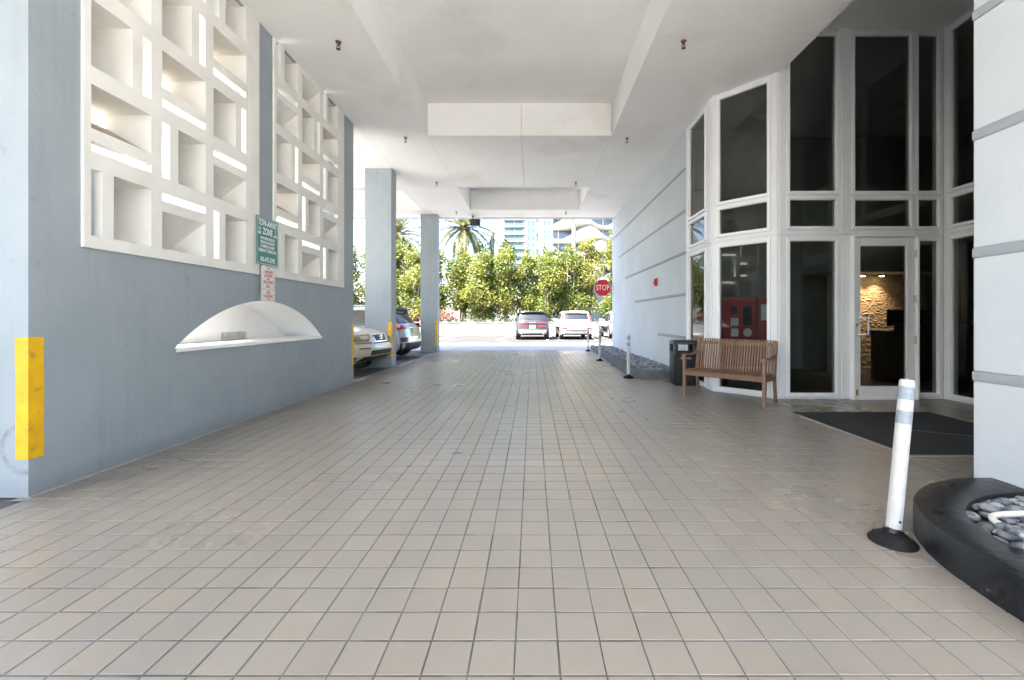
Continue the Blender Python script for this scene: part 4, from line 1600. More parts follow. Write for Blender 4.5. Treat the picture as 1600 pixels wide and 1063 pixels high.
bp_ = bollard_proto()
bl = [(2.09, 2.49, 0.0, 'leaning white bollard with two grey reflective bands beside the black near planter', True),
      (2.075, 9.28, 0.0, 'white bollard at the near rounded corner of the pebble planter by the bin', False),
      (2.04, 13.0, 0.0, 'middle white bollard along the far pebble planter kerb', False),
      (2.17, 16.75, 0.0, 'farthest white bollard, at the far end of the pebble planter', False)]
for k, (x, y, z, lab, lean) in enumerate(bl):
    o = bp_ if k == 0 else copy_tree(bp_)
    o.location = (x, y, z)
    setp(o, lab, 'bollard', 'white bollards beside the planters')
    if lean:
        for ch in o.children:
            if ch.name.startswith(('tube', 'hinge')):
                ch.rotation_euler = (math.radians(-1.0), math.radians(6.2), 0)
    else:
        for ch in o.children:
            if ch.name.startswith('tube'):
                ch.rotation_euler = (math.radians(rp.uniform(-1, 1)), math.radians(rp.uniform(-1, 1)), 0)
        o.rotation_euler = (0, 0, rp.uniform(0, 1))

# ================================================================== STOP SIGN
ss = thing('stop_sign', 'red octagonal STOP sign at the far end of the grooved wall', 'sign', (2.77, 16.95, 2.16))
cx, cz, cy = 2.775, 2.49, 16.95
R = 0.335 / math.cos(PI / 8)
oct_ = lambda r: [(cx + r * math.cos(PI / 8 + k * PI / 4), cz + r * math.sin(PI / 8 + k * PI / 4)) for k in range(8)]


def vplate(poly, y0, y1):
    m = MB()
    n = len(poly)
    m.add([(p[0], y0, p[1]) for p in poly] + [(p[0], y1, p[1]) for p in poly],
          [tuple(range(n)), tuple(range(n, 2 * n))[::-1]] + [(i, n + i, n + (i + 1) % n, (i + 1) % n) for i in range(n)])
    return m


vplate(oct_(R), cy, cy + 0.004).build('panel', M['print_white'], ss)
vplate(oct_(R * 0.945), cy - 0.003, cy - 0.0005).build('red_face', M['sign_red'], ss)
text_mesh('lettering', 'STOP', 0.31, M['print_white'], ss, (cx, cy - 0.004, cz), (1, 0, 0), (0, 0, 1), 0.72, 0.001, bold=0.002)
m = MB(); m.bar((cx + 0.1, cy + 0.03, cz), (3.24, cy + 0.03, cz), 0.04); m.build('bracket', M['steel'], ss)
m = MB(); m.box(RX - 0.012, RX - 0.001, cy - 0.05, cy + 0.11, cz - 0.1, cz + 0.1); m.build('bracket_plate', M['steel'], ss)

# ================================================================== BENCH
bench = thing('bench', 'slatted teak bench with armrests in front of the angled entrance window', 'bench', (0, 0, 0))
BL, BD = 1.22, 0.47


def bpart(name, fn, **k):
    m = MB(); fn(m)
    return m.build(name, M['wood'], bench, local=True, **k)


# local: x along the bench, y = 0 at the front legs, +y to the back
for sx in (-1, 1):
    x = sx * BL / 2
    m = MB(); m.bar((x, 0.0, 0), (x, 0.0, 0.67), 0.045, 0.055); m.build('leg', M['wood'], bench, local=True, bevel=0.006)
    m = MB()
    pts = [(x, BD + 0.045, 0.0), (x, BD - 0.005, 0.40), (x, BD + 0.02, 0.62), (x, BD + 0.085, 0.94)]
    for a, b_ in zip(pts[:-1], pts[1:]):
        m.bar(a, b_, 0.04, 0.055)
    m.build('leg', M['wood'], bench, local=True, bevel=0.005)
    m = MB()
    ap = [(x, -0.045, 0.668), (x, -0.03, 0.69), (x, 0.06, 0.695), (x, 0.2, 0.68), (x, 0.34, 0.69), (x, BD + 0.03, 0.73)]
    wd = [0.065, 0.075, 0.07, 0.055, 0.05, 0.045]
    rows = []
    for (px, py, pz), w_ in zip(ap, wd):
        rows.append([(px - w_ / 2, py, pz + 0.012), (px + w_ / 2, py, pz + 0.012), (px + w_ / 2, py, pz - 0.016), (px - w_ / 2, py, pz - 0.016), (px - w_ / 2, py, pz + 0.012)])
    m.grid(rows, True)
    m.add(rows[0][:4], [(0, 1, 2, 3)]); m.add(rows[-1][:4], [(3, 2, 1, 0)])
    m.build('armrest', M['wood'], bench, local=True, bevel=0.008)
    m = MB(); m.bar((x, 0.02, 0.385), (x, BD, 0.37), 0.028, 0.06); m.build('side_rail', M['wood'], bench, local=True, bevel=0.004)
m = MB(); m.bar((-BL / 2, -0.005, 0.392), (BL / 2, -0.005, 0.392), 0.03, 0.07); m.build('front_rail', M['wood'], bench, local=True, bevel=0.004)
m = MB(); m.bar((-BL / 2, BD - 0.01, 0.38), (BL / 2, BD - 0.01, 0.38), 0.03, 0.07); m.build('back_rail', M['wood'], bench, local=True, bevel=0.004)
m = MB(); m.bar((-BL / 2, BD + 0.075, 0.88), (BL / 2, BD + 0.075, 0.88), 0.028, 0.055); m.build('top_rail', M['wood'], bench, local=True, bevel=0.004)
NS = 29
sl = None
bs = None
for k in range(NS):
    x = -BL / 2 + 0.035 + (BL - 0.07) * k / (NS - 1)
    if sl is None:
        m = MB()
        prf = [(-0.035, 0.436), (0.06, 0.449), (0.2, 0.440), (0.33, 0.432), (BD - 0.025, 0.436)]
        rows = [[(-0.012, y, z + 0.011), (0.012, y, z + 0.011), (0.012, y, z - 0.011), (-0.012, y, z - 0.011), (-0.012, y, z + 0.011)] for y, z in prf]
        m.grid(rows, True); m.add(rows[0][:4], [(0, 1, 2, 3)]); m.add(rows[-1][:4], [(3, 2, 1, 0)])
        sl = m.build('seat_slat', M['wood'], bench, local=True, bevel=0.003, bseg=1)
        m = MB()
        prf = [(BD - 0.035, 0.42), (BD - 0.02, 0.52), (BD + 0.008, 0.65), (BD + 0.045, 0.80), (BD + 0.075, 0.952)]
        rows = [[(-0.012, y - 0.011, z), (0.012, y - 0.011, z), (0.012, y + 0.011, z), (-0.012, y + 0.011, z), (-0.012, y - 0.011, z)] for y, z in prf]
        m.grid(rows); m.add(rows[0][:4], [(3, 2, 1, 0)]); m.add(rows[-1][:4], [(0, 1, 2, 3)])
        bs = m.build('back_slat', M['wood'], bench, local=True, bevel=0.003, bseg=1)
        sl.location.x = bs.location.x = x
    else:
        for s in (sl, bs):
            c = s.copy(); COL.objects.link(c); c.location.x = x
# front edge from (2.54,7.13) to (3.36,6.26); the back lies towards the window
f0, f1 = Vector((2.535, 7.12)), Vector((3.375, 6.265))
mid = (f0 + f1) / 2
ang = math.atan2(f1.y - f0.y, f1.x - f0.x)
bench.location = (mid.x, mid.y, 0)
bench.rotation_euler = (0, 0, ang)

# ================================================================== TRASH BIN
tb = thing('litter_bin', 'black square plastic litter bin with open hood beside the bench', 'litter bin', (0, 0, 0))


def rrect(w_, d_, r, n=4):
    out = []
    for cx_, cy_, a0 in ((w_ / 2 - r, -d_ / 2 + r, -PI / 2), (w_ / 2 - r, d_ / 2 - r, 0), (-w_ / 2 + r, d_ / 2 - r, PI / 2), (-w_ / 2 + r, -d_ / 2 + r, PI)):
        for k in range(n + 1):
            a = a0 + k * PI / 2 / n
            out.append((cx_ + r * math.cos(a), cy_ + r * math.sin(a)))
    return out


def loft(m, levels):
    rows = []
    for z, w_, d_, r in levels:
        p = rrect(w_, d_, r)
        rows.append([(x, y, z) for x, y in p] + [(p[0][0], p[0][1], z)])
    m.grid(rows)
    m.add(rows[-1][:-1], [tuple(range(len(rows[-1]) - 1))])
    m.add(rows[0][:-1], [tuple(range(len(rows[0]) - 1))[::-1]])


m = MB(); loft(m, [(0.0, 0.40, 0.44, 0.05), (0.03, 0.42, 0.46, 0.05), (0.55, 0.43, 0.47, 0.05), (0.58, 0.44, 0.48, 0.05)])
m.build('bin_body', M['black_plastic'], tb, smooth=True, local=True, angle=40)
for sx, sy in ((0, -1), (-1, 0), (1, 0), (0, 1)):
    m = MB()
    if sy:
        m.box(-0.15, 0.15, sy * 0.232, sy * 0.242, 0.10, 0.50)
    else:
        m.box(sx * 0.212, sx * 0.222, -0.17, 0.17, 0.10, 0.50)
    m.build('side_panel', M['black_plastic'], tb, local=True, bevel=0.004)
m = MB()
for px, py in ((-1, -1), (1, -1), (1, 1), (-1, 1)):
    m.box(px * 0.215, px * 0.14, py * 0.235, py * 0.165, 0.58, 0.80)
m.box(-0.215, 0.215, -0.235, 0.235, 0.575, 0.64)
m.build('hood_posts', M['black_plastic'], tb, local=True, bevel=0.02)
m = MB(); loft(m, [(0.79, 0.45, 0.49, 0.06), (0.83, 0.45, 0.49, 0.06), (0.855, 0.42, 0.46, 0.06), (0.868, 0.34, 0.38, 0.05)])
m.build('hood_top', M['black_plastic'], tb, smooth=True, local=True, angle=40)
m = MB(); m.box(-0.19, 0.19, -0.21, 0.21, 0.585, 0.645); m.build('hood_sill', M['rubber'], tb, local=True)
m = MB()
for s in (-1, 1):
    pass
m.box(-0.10, 0.10, -0.2425, -0.2425 - 0.001, 0.515, 0.545)
m.build('bin_label', M['groove'], tb, local=True)
tb.location = (2.955, 8.42, 0)
tb.rotation_euler = (0, 0, math.radians(-6))

# ================================================================== MAT
mt = thing('door_mat', 'dark charcoal carpet mat lying in front of the entrance door', 'mat', (4.5, 5.0, 0))
m = MB(); m.box(3.565, 5.43, 4.045, 5.89, 0.001, 0.010); m.build('mat_carpet', M['mat'], mt, bevel=0.003)
m = MB()
m.box(3.53, 5.465, 4.01, 4.045, 0.001, 0.006); m.box(3.53, 5.465, 5.89, 5.925, 0.001, 0.006)
m.box(3.53, 3.565, 4.045, 5.89, 0.001, 0.006); m.box(5.43, 5.465, 4.045, 5.89, 0.001, 0.006)
m.build('mat_border', M['mat_edge'], mt)
m = MB(); m.bar((4.25, 5.0, 0.0105), (5.0, 4.55, 0.0105), 0.006, 0.001); m.build('mat_crease', M['groove'], mt)

# ================================================================== CARS
def catmull(pts, u):
    n = len(pts)
    i = min(int(u), n - 2)
    t = u - i
    p0, p1, p2, p3 = pts[max(i - 1, 0)], pts[i], pts[i + 1], pts[min(i + 2, n - 1)]
    k = 0.42
    out = []
    for a in (0, 1):
        m1, m2 = k * (p2[a] - p0[a]), k * (p3[a] - p1[a])
        t2, t3 = t * t, t * t * t
        out.append((2 * t3 - 3 * t2 + 1) * p1[a] + (t3 - 2 * t2 + t) * m1 + (-2 * t3 + 3 * t2) * p2[a] + (t3 - t2) * m2)
    return out


class Car:
    """a car body swept from its side outline; local x forward (0 = tail), y to the left, z up"""

    def __init__(self, outline, L, W, belt, tumble, wheels, wr=0.355, inset=0.20):
        self.o, self.L, self.W, self.belt, self.tumble, self.wheels, self.wr, self.inset = outline, L, W, belt, tumble, wheels, wr, inset
        self.N = len(outline) - 1

    def hw(self, x, z):
        w = self.W
        if z > self.belt:
            w -= (z - self.belt) * self.tumble
        else:
            w -= 0.03 * ((self.belt - z) / self.belt) ** 2 - 0.015 * math.sin(PI * min(max((self.belt - z) / (self.belt - 0.3), 0), 1))
        q = abs((x - self.L * 0.5) / (self.L * 0.5))
        return w * (1 - 0.055 * q ** 4)

    def P(self, u, s):
        x, z = catmull(self.o, u)
        w = self.hw(x, z)
        a = abs(s)
        r, f = max(0, 1 - x / 0.9), max(0, 1 - (self.L - x) / 1.1)
        x2 = x + self.inset * a ** 4 * r ** 0.7 - self.inset * 1.3 * a ** 4 * f ** 0.7
        z2 = z - (0.035 * a ** 2 + 0.03 * a ** 8) * min(max((z - 0.75) / 0.3, 0), 1)
        return (x2, s * w, z2)

    def body(self):
        m = MB()
        nu, ns = self.N * 5, 20
        S = [-1 + 2 * k / ns for k in range(ns + 1)]
        S = [math.copysign(abs(s) ** 0.8, s) for s in S]
        us = [self.N * k / nu for k in range(nu + 1)]
        rows = [[self.P(u, s) for s in S] for u in us]
        m.grid(rows)
        x0, x1 = 0.55, self.L - 0.6
        for sd in (-1, 1):
            gr = []
            for u in us:
                A = self.P(u, sd)
                sx, sz = min(max(A[0], x0), x1), 0.72
                row = []
                for k in range(9):
                    r = k / 8
                    x, z = A[0] * (1 - r) + sx * r, A[2] * (1 - r) + sz * r
                    y = self.hw(x, z) if k else abs(A[1])
                    row.append((x, sd * y, z))
                gr.append(row)
            m.grid(gr, sd > 0)
        # floor
        fl_ = [[(catmull(self.o, 0)[0] + 0.1 + (self.L - 0.5) * k / 8, s * (self.W - 0.04), 0.30) for s in (-1, 1)] for k in range(9)]
        m.grid(fl_, True)
        return m

    def patch(self, u0, u1, s0, s1, off=0.008, nu=5, ns=7, skew=0.0, taper=0.0):
        m = MB()
        rows = []
        for i in range(nu + 1):
            ti = i / nu
            u = u0 + (u1 - u0) * ti
            row = []
            for j in range(ns + 1):
                tj = j / ns
                c, h = (s0 + s1) / 2 + skew * (ti - 0.5), (s1 - s0) / 2 * (1 - taper * ti)
                s = c - h + 2 * h * tj
                p = Vector(self.P(u, s))
                du = Vector(self.P(min(u + 0.03, self.N), s)) - Vector(self.P(max(u - 0.03, 0), s))
                ds = Vector(self.P(u, s + 0.02)) - Vector(self.P(u, s - 0.02))
                n = ds.cross(du) * -1
                n.normalize()
                mid = Vector((self.L / 2, 0, 0.7))
                if n.dot(p - mid) < 0:
                    n = -n
                row.append(p + n * off)
            rows.append(row)
        m.grid(rows)
        return m

    def side(self, poly_lo, poly_hi, sd, off=0.008):
        """patch on the flank between a lower and an upper polyline of (x, z)"""
        m = MB()
        rows = []
        for (xl, zl), (xh, zh) in zip(poly_lo, poly_hi):
            row = []
            for k in range(5):
                r = k / 4
                x, z = xl + (xh - xl) * r, zl + (zh - zl) * r
                row.append((x, sd * (self.hw(x, z) + off), z))
            rows.append(row)
        m.grid(rows, sd < 0)
        return m


def wheel(car, x, sd, root, rim):
    r = car.wr
    y = car.hw(x, 0.5)
    a, b_ = sd * (y - 0.20), sd * (y + 0.012)
    m = MB()
    prof = [(a, r * 0.62), (a, r * 0.94), (a + sd * 0.03, r), (b_ - sd * 0.03, r), (b_ - sd * 0.006, r * 0.95), (b_, r * 0.84), (b_ - sd * 0.008, r * 0.66)]
    rows = [[(x + rr * math.cos(2 * PI * k / 28), yy, r + rr * math.sin(2 * PI * k / 28)) for k in range(29)] for yy, rr in prof]
    m.grid(rows)
    w_ = m.build('wheel', M['tyre'], root, local=True, smooth=True, angle=45)
    m = MB()
    yo = b_ - sd * 0.018
    R0 = r * 0.665
    m.grid([[(x + rr * math.cos(2 * PI * k / 28), yy, r + rr * math.sin(2 * PI * k / 28)) for k in range(29)] for yy, rr in ((b_ - sd * 0.005, R0), (yo, R0 * 0.93), (yo - sd * 0.05, R0 * 0.9))])
    for k in range(5):
        t = 2 * PI * k / 5 + 0.3
        m.bar((x + 0.03 * math.cos(t), yo, r + 0.03 * math.sin(t)), (x + R0 * 0.93 * math.cos(t), yo - sd * 0.004, r + R0 * 0.93 * math.sin(t)), 0.05, 0.05, up=(0, 1, 0))
    m.tube([(x, yo - sd * 0.03, r), (x, yo + sd * 0.004, r)], 0.06, 12)
    m.build('rim', rim, w_, local=True)
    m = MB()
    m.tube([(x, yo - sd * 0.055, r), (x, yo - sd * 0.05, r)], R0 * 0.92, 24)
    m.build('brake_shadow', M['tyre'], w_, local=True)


def arches(car, x, sd):
    m = MB()
    n = 20
    r1, r2 = car.wr + 0.055, car.wr + 0.105
    zc = car.wr
    rows = []
    for k in range(n + 1):
        t = -0.12 * PI + 1.24 * PI * k / n
        row = []
        for rr, off in ((0.0, 0.004), (r1, 0.005), (r1 + 0.006, 0.022), (r2, 0.018), (r2 + 0.004, 0.0)):
            px, pz = x + rr * math.cos(t), max(zc + rr * math.sin(t), 0.27)
            row.append((px, sd * (car.hw(px, max(pz, 0.3)) + off), pz))
        rows.append(row)
    m.grid(rows, sd < 0)
    return m


SUV = [(0.16, 0.27), (0.05, 0.34), (0.0, 0.50), (0.02, 0.70), (0.06, 0.86), (0.10, 1.00), (0.20, 1.10), (0.52, 1.50), (0.44, 1.585), (0.85, 1.635), (1.7, 1.665), (2.45, 1.60),
       (2.62, 1.555), (3.38, 1.13), (3.48, 1.085), (4.05, 1.01), (4.33, 0.93), (4.50, 0.78), (4.56, 0.60), (4.54, 0.42), (4.46, 0.30), (4.30, 0.26)]
RXO = [(0.16, 0.30), (0.05, 0.38), (0.0, 0.52), (0.02, 0.72), (0.05, 0.86), (0.09, 1.00), (0.16, 1.10), (0.50, 1.52), (0.62, 1.60), (0.95, 1.645), (1.7, 1.67), (2.40, 1.61),
       (2.58, 1.565), (3.36, 1.15), (3.46, 1.12), (4.05, 1.06), (4.36, 0.975), (4.50, 0.86), (4.545, 0.72), (4.60, 0.62), (4.56, 0.45), (4.42, 0.34)]


def car_build(name, label, paint, car, spec):
    root = thing(name, label, 'car', (0, 0, 0), spec.get('group'))
    bd = car.body().build('body', paint, root, local=True, smooth=True, angle=38, weld=True)
    for x in car.wheels:
        for sd in (-1, 1):
            arches(car, x, sd).build('wheel_arch', spec.get('arch', M['car_trim']), root, local=True, smooth=True, angle=40)
            wheel(car, x, sd, root, spec.get('rim', M['alloy']))
    # glass
    car.patch(6.12, 6.95, -0.86, 0.86, 0.006, 5, 8, taper=0.04).build('rear_window', M['car_glass'], root, local=True, smooth=True)
    car.patch(12.1, 12.97, -0.90, 0.90, 0.006, 5, 8, taper=-0.03).build('windshield', M['car_glass'], root, local=True, smooth=True)
    b = car.belt
    for sd in (-1, 1):
        for lo, hi, nm in (([(2.02, b + 0.03), (2.6, b + 0.03), (3.15, b + 0.03)], [(2.02, 1.53), (2.42, 1.50), (2.9, 1.26)], 'front_side_window'),
                           ([(1.08, b + 0.05), (1.5, b + 0.04), (1.95, b + 0.03)], [(1.08, 1.53), (1.5, 1.545), (1.95, 1.535)], 'rear_side_window'),
                           ([(0.52, b + 0.12), (0.75, b + 0.08), (1.0, b + 0.055)], [(0.68, 1.44), (0.85, 1.50), (1.0, 1.525)], 'quarter_window')):
            car.side(lo, hi, sd).build(nm, M['car_glass'], root, local=True, smooth=True)
        # sill cladding
        car.side([(0.95, 0.30), (2.0, 0.30), (3.3, 0.30)], [(0.95, 0.40), (2.0, 0.40), (3.3, 0.40)], sd, 0.012).build('sill_trim', spec.get('arch', M['car_trim']), root, local=True)
        # mirror
        m = MB(); y = sd * (car.hw(2.95, 1.1) + 0.10)
        m.box(2.92, 3.06, y - 0.09, y + 0.09, 1.06, 1.20)
        m.bar((2.98, y - sd * 0.08, 1.10), (2.98, y - sd * 0.16, 1.07), 0.05)
        m.build('mirror', paint, root, local=True, bevel=0.03)
        m = MB()
        for x in (1.55, 2.45):
            m.box(x - 0.09, x + 0.09, sd * (car.W + 0.005), sd * (car.W + 0.028), 0.86, 0.885)
        m.build('door_handle', paint, root, local=True, bevel=0.004)
        # roof rail
        m = MB(); m.tube([(0.75, sd * 0.62, 1.585), (0.9, sd * 0.62, 1.655), (1.6, sd * 0.625, 1.69), (2.2, sd * 0.62, 1.655), (2.4, sd * 0.62, 1.60)], 0.016, 6)
        m.build('roof_rail', spec.get('rail', M['chrome']), root, local=True)
    # wiper
    m = MB(); p = Vector(car.P(6.2, 0.05)); q = Vector(car.P(6.28, 0.5))
    m.bar(p + Vector((-0.02, 0, 0)), q + Vector((-0.02, 0, 0)), 0.018)
    m.build('rear_wiper', M['car_trim'], root, local=True)
    spec['extra'](root, car)
    return root


def extra_dark(root, car):
    B = lambda u0, u1, s0, s1, mat, nm, off=0.01, **k: car.patch(u0, u1, s0, s1, off, **k).build(nm, mat, root, local=True, smooth=True)
    B(4.5, 5.2, 0.45, 0.985, M['tail_dark'], 'tail_light', ns=8)
    B(4.5, 5.2, -0.985, -0.45, M['tail_dark'], 'tail_light', ns=8)
    B(4.6, 5.1, -0.44, 0.44, M['tail_dark'], 'light_bar')
    B(4.66, 4.92, -0.20, 0.20, M['chrome'], 'badge_bar', 0.013)
    B(3.1, 3.75, -0.85, -0.30, M['tail_dark'], 'lower_reflector')
    B(3.1, 3.75, 0.30, 0.85, M['tail_dark'], 'lower_reflector')
    B(2.45, 3.0, -0.9, 0.9, M['car_trim'], 'bumper_recess', 0.006)
    B(1.3, 2.35, -0.86, 0.86, M['paint_grey'], 'skid_plate', 0.012)
    B(2.75, 3.72, -0.17, 0.17, M['plate'], 'number_plate', 0.022)
    B(0.2, 1.2, -0.95, 0.95, M['car_trim'], 'lower_valance', 0.010)
    B(7.1, 8.3, -0.84, 0.84, M['paint_dark'], 'spoiler', 0.03)
    m = MB()
    for s in (-0.62, 0.62):
        m.tube([(0.02, s, 0.36), (0.16, s, 0.36)], 0.045, 10)
    m.build('exhaust_tips', M['chrome'], root, local=True)


def extra_white(root, car):
    B = lambda u0, u1, s0, s1, mat, nm, off=0.01, **k: car.patch(u0, u1, s0, s1, off, **k).build(nm, mat, root, local=True, smooth=True)
    for sd in (-1, 1):
        a, b_ = sorted((sd * 0.42, sd * 0.985))
        B(5.15, 5.75, a, b_, M['tail_red'], 'tail_light', ns=8)
        a, b_ = sorted((sd * 0.885, sd * 0.995))
        B(5.7, 6.85, a, b_, M['tail_red'], 'upper_tail_light', 0.012)
        a, b_ = sorted((sd * 0.62, sd * 0.97))
        B(2.5, 3.0, a, b_, M['tail_red'], 'lower_reflector')
    B(5.2, 5.5, -0.40, 0.40, M['chrome'], 'chrome_strip')
    B(4.0, 4.75, -0.19, 0.19, M['plate_yellow'], 'number_plate', 0.016)
    B(1.9, 2.35, -0.92, 0.92, M['car_trim'], 'bumper_trim')
    B(1.1, 1.7, -0.80, 0.80, M['paint_grey'], 'skid_plate', 0.012)
    B(0.2, 1.1, -0.95, 0.95, M['car_trim'], 'lower_valance', 0.010)
    B(7.1, 8.3, -0.84, 0.84, M['paint_white'], 'spoiler', 0.03)
    m = MB()
    for s in (-0.60, 0.60):
        m.tube([(0.0, s, 0.38), (0.16, s, 0.38)], 0.05, 10)
    m.build('exhaust_tips', M['chrome'], root, local=True)


def extra_silver(root, car):
    B = lambda u0, u1, s0, s1, mat, nm, off=0.01, **k: car.patch(u0, u1, s0, s1, off, **k).build(nm, mat, root, local=True, smooth=True)
    for sd in (-1, 1):
        a, b_ = sorted((sd * 0.60, sd * 0.99))
        B(4.75, 5.95, a, b_, M['tail_red'], 'tail_light', ns=8)
        a, b_ = sorted((sd * 0.66, sd * 0.97))
        B(2.35, 3.0, a, b_, M['tail_dark'], 'lower_reflector')
        car.side([(0.16, 0.98), (0.3, 0.98), (0.46, 1.0)], [(0.22, 1.12), (0.34, 1.12), (0.46, 1.10)], sd, 0.012).build('tail_light_wrap', M['tail_red'], root, local=True)
    B(4.75, 5.0, -0.42, 0.42, M['chrome'], 'chrome_strip')
    B(3.75, 4.65, -0.22, 0.22, M['plate_yellow'], 'number_plate', 0.018)
    B(2.6, 3.1, -0.6, 0.6, M['chrome'], 'step_plate', 0.01)
    B(0.3, 2.15, -0.985, 0.985, M['car_trim'], 'lower_bumper', 0.012)
    B(7.1, 8.3, -0.86, 0.86, M['car_trim'], 'spoiler', 0.035)


def extra_beige(root, car):
    B = lambda u0, u1, s0, s1, mat, nm, off=0.01, **k: car.patch(u0, u1, s0, s1, off, **k).build(nm, mat, root, local=True, smooth=True)
    for sd in (-1, 1):
        a, b_ = sorted((sd * 0.50, sd * 0.97))
        h = B(16.45, 17.65, a, b_, M['headlamp'], 'headlight', 0.012, ns=9, nu=6, skew=0.12 * sd)
        a, b_ = sorted((sd * 0.58, sd * 0.80))
        car.patch(16.7, 17.3, a, b_, 0.016).build('reflector', M['bulb'], h, local=True, smooth=True)
        a, b_ = sorted((sd * 0.46, sd * 0.93))
        B(17.72, 18.05, a, b_, M['headlamp'], 'indicator', 0.014, ns=9)
        a, b_ = sorted((sd * 0.62, sd * 0.90))
        B(18.9, 19.1, a, b_, M['car_trim'], 'bumper_slot', 0.006)
    B(16.55, 17.75, -0.36, 0.36, M['chrome'], 'grille_frame', 0.012, taper=0.12)
    gm = B(16.65, 17.65, -0.32, 0.32, M['car_trim'], 'grille', 0.017, taper=0.12)
    for k in range(5):
        car.patch(16.72 + k * 0.19, 16.76 + k * 0.19, -0.29, 0.29, 0.021).build('grille_bar', M['dark_metal'], gm, local=True)
    m = MB(); p = Vector(car.P(17.15, 0)) + Vector((0.03, 0, 0.015))
    n = 16
    m.tube([p + Vector((0.0, 0.075 * math.cos(2 * PI * k / n), 0.055 * math.sin(2 * PI * k / n))) for k in range(n + 1)], 0.009, 5)
    m.bar(p + Vector((0, 0.03, 0.045)), p + Vector((0, 0.01, -0.03)), 0.014); m.bar(p + Vector((0, 0.01, -0.03)), p + Vector((0, -0.05, -0.03)), 0.014)
    m.build('badge', M['chrome'], root, local=True)
    B(17.86, 18.08, -0.40, 0.40, M['car_trim'], 'upper_intake', 0.012)
    B(19.35, 19.9, -0.58, 0.58, M['car_trim'], 'lower_intake', 0.008)
    B(20.1, 20.9, -0.96, 0.96, M['car_trim'], 'valance', 0.008)
    m = MB(); p = Vector(car.P(13.1, -0.1)); q = Vector(car.P(12.6, 0.55))
    m.bar(p + Vector((0, 0, 0.02)), q + Vector((0, 0, 0.03)), 0.02)
    m.build('wiper', M['car_trim'], root, local=True)


def put(o, x, y, z, deg):
    o.location = (x, y, z)
    o.rotation_euler = (0, 0, math.radians(deg))


c_rx = car_build('parked_car', 'pearl beige older SUV nosing out between the blue wall and the grey column', M['paint_beige'],
                 Car(RXO, 4.6, 0.90, 1.03, 0.26, (0.82, 3.55), 0.35), dict(extra=extra_beige, arch=M['paint_beige'], group='parked cars'))
L_ = 4.6
a = math.radians(-7)
put(c_rx, -3.52 - L_ * math.cos(a), 10.12 - L_ * math.sin(a), 0, -7)
c_sv = car_build('parked_car', 'silver grey SUV with its tail showing behind the thick grey column', M['paint_silver'],
                 Car(SUV, 4.56, 0.92, 1.0, 0.28, (0.83, 3.5), 0.36), dict(extra=extra_silver, group='parked cars'))
put(c_sv, -3.78, 13.95, 0, 180 - 5)
c_dk = car_build('parked_car', 'dark graphite SUV seen from behind with a full width red light bar', M['paint_dark'],
                 Car(SUV, 4.56, 0.95, 1.0, 0.28, (0.83, 3.5), 0.36), dict(extra=extra_dark, group='parked cars'))
put(c_dk, 0.0, 24.0, 0.062, 90)
c_wh = car_build('parked_car', 'white SUV seen from behind with tall red tail lights, parked right of the dark one', M['paint_white'],
                 Car(SUV, 4.56, 0.93, 1.0, 0.26, (0.83, 3.5), 0.36), dict(extra=extra_white, group='parked cars'))
put(c_wh, 2.52, 24.2, 0.062, 91.5)
c_gr = car_build('parked_car', 'pale grey car mostly hidden by the far end of the grooved wall', M['paint_grey'],
                 Car(SUV, 4.56, 0.93, 1.0, 0.26, (0.83, 3.5), 0.36), dict(extra=extra_silver, group='parked cars'))
put(c_gr, 5.55, 25.2, 0.062, 91.5)

# ================================================================== LOT WALL, STOPS
lw = thing('lot_wall', 'low white retaining wall at the back of the parking lot', 'wall', (-10, 31.6, 0.06))
m = MB(); m.box(-45, 30, 31.4, 31.75, 0.0, 0.95); m.build('wall_body', M['pool_wall'], lw)
m = MB(); m.box(-45, 30, 31.36, 31.79, 0.952, 1.0); m.build('coping', M['pool_wall'], lw, bevel=0.01)
sb = MB(); sb.add([(-60, 31.75, 0.86), (60, 31.75, 0.86), (60, 46, 0.86), (-60, 46, 0.86)], [(0, 1, 2, 3)])
setp(sb.build('planting_bed', M['soil'], local=True), 'soil of the raised planting bed behind the low white wall', kind='structure')
kb = MB(); kb.box(-60, 60, 31.0, 31.38, 0.05, 0.17)
setp(kb.build('kerb', M['concrete'], local=True), 'pale concrete kerb at the foot of the low white wall', kind='structure')
for k, (x, lab) in enumerate(((-12.1, 'concrete wheel stop seen left of the farthest grey column'), (-9.3, 'concrete wheel stop just left of the farthest grey column'), (-6.2, 'concrete wheel stop in the first empty bay right of the farthest grey column'),
                              (-3.4, 'concrete wheel stop in the empty bay left of the dark car'))):
    ws = thing('wheel_stop', lab, 'wheel stop', (x, 29.9, 0.06), 'wheel stops in the parking lot')
    m = MB()
    v = []
    for xx in (x - 0.92, x + 0.92):
        v += [(xx, 29.82, 0.06), (xx, 29.98, 0.06), (xx, 29.95, 0.19), (xx, 29.85, 0.19)]
    m.add(v, [(0, 3, 2, 1), (4, 5, 6, 7), (0, 1, 5, 4), (1, 2, 6, 5), (2, 3, 7, 6), (3, 0, 4, 7)])
    m.build('stop_block', M['kerb_concrete'], ws, bevel=0.012)

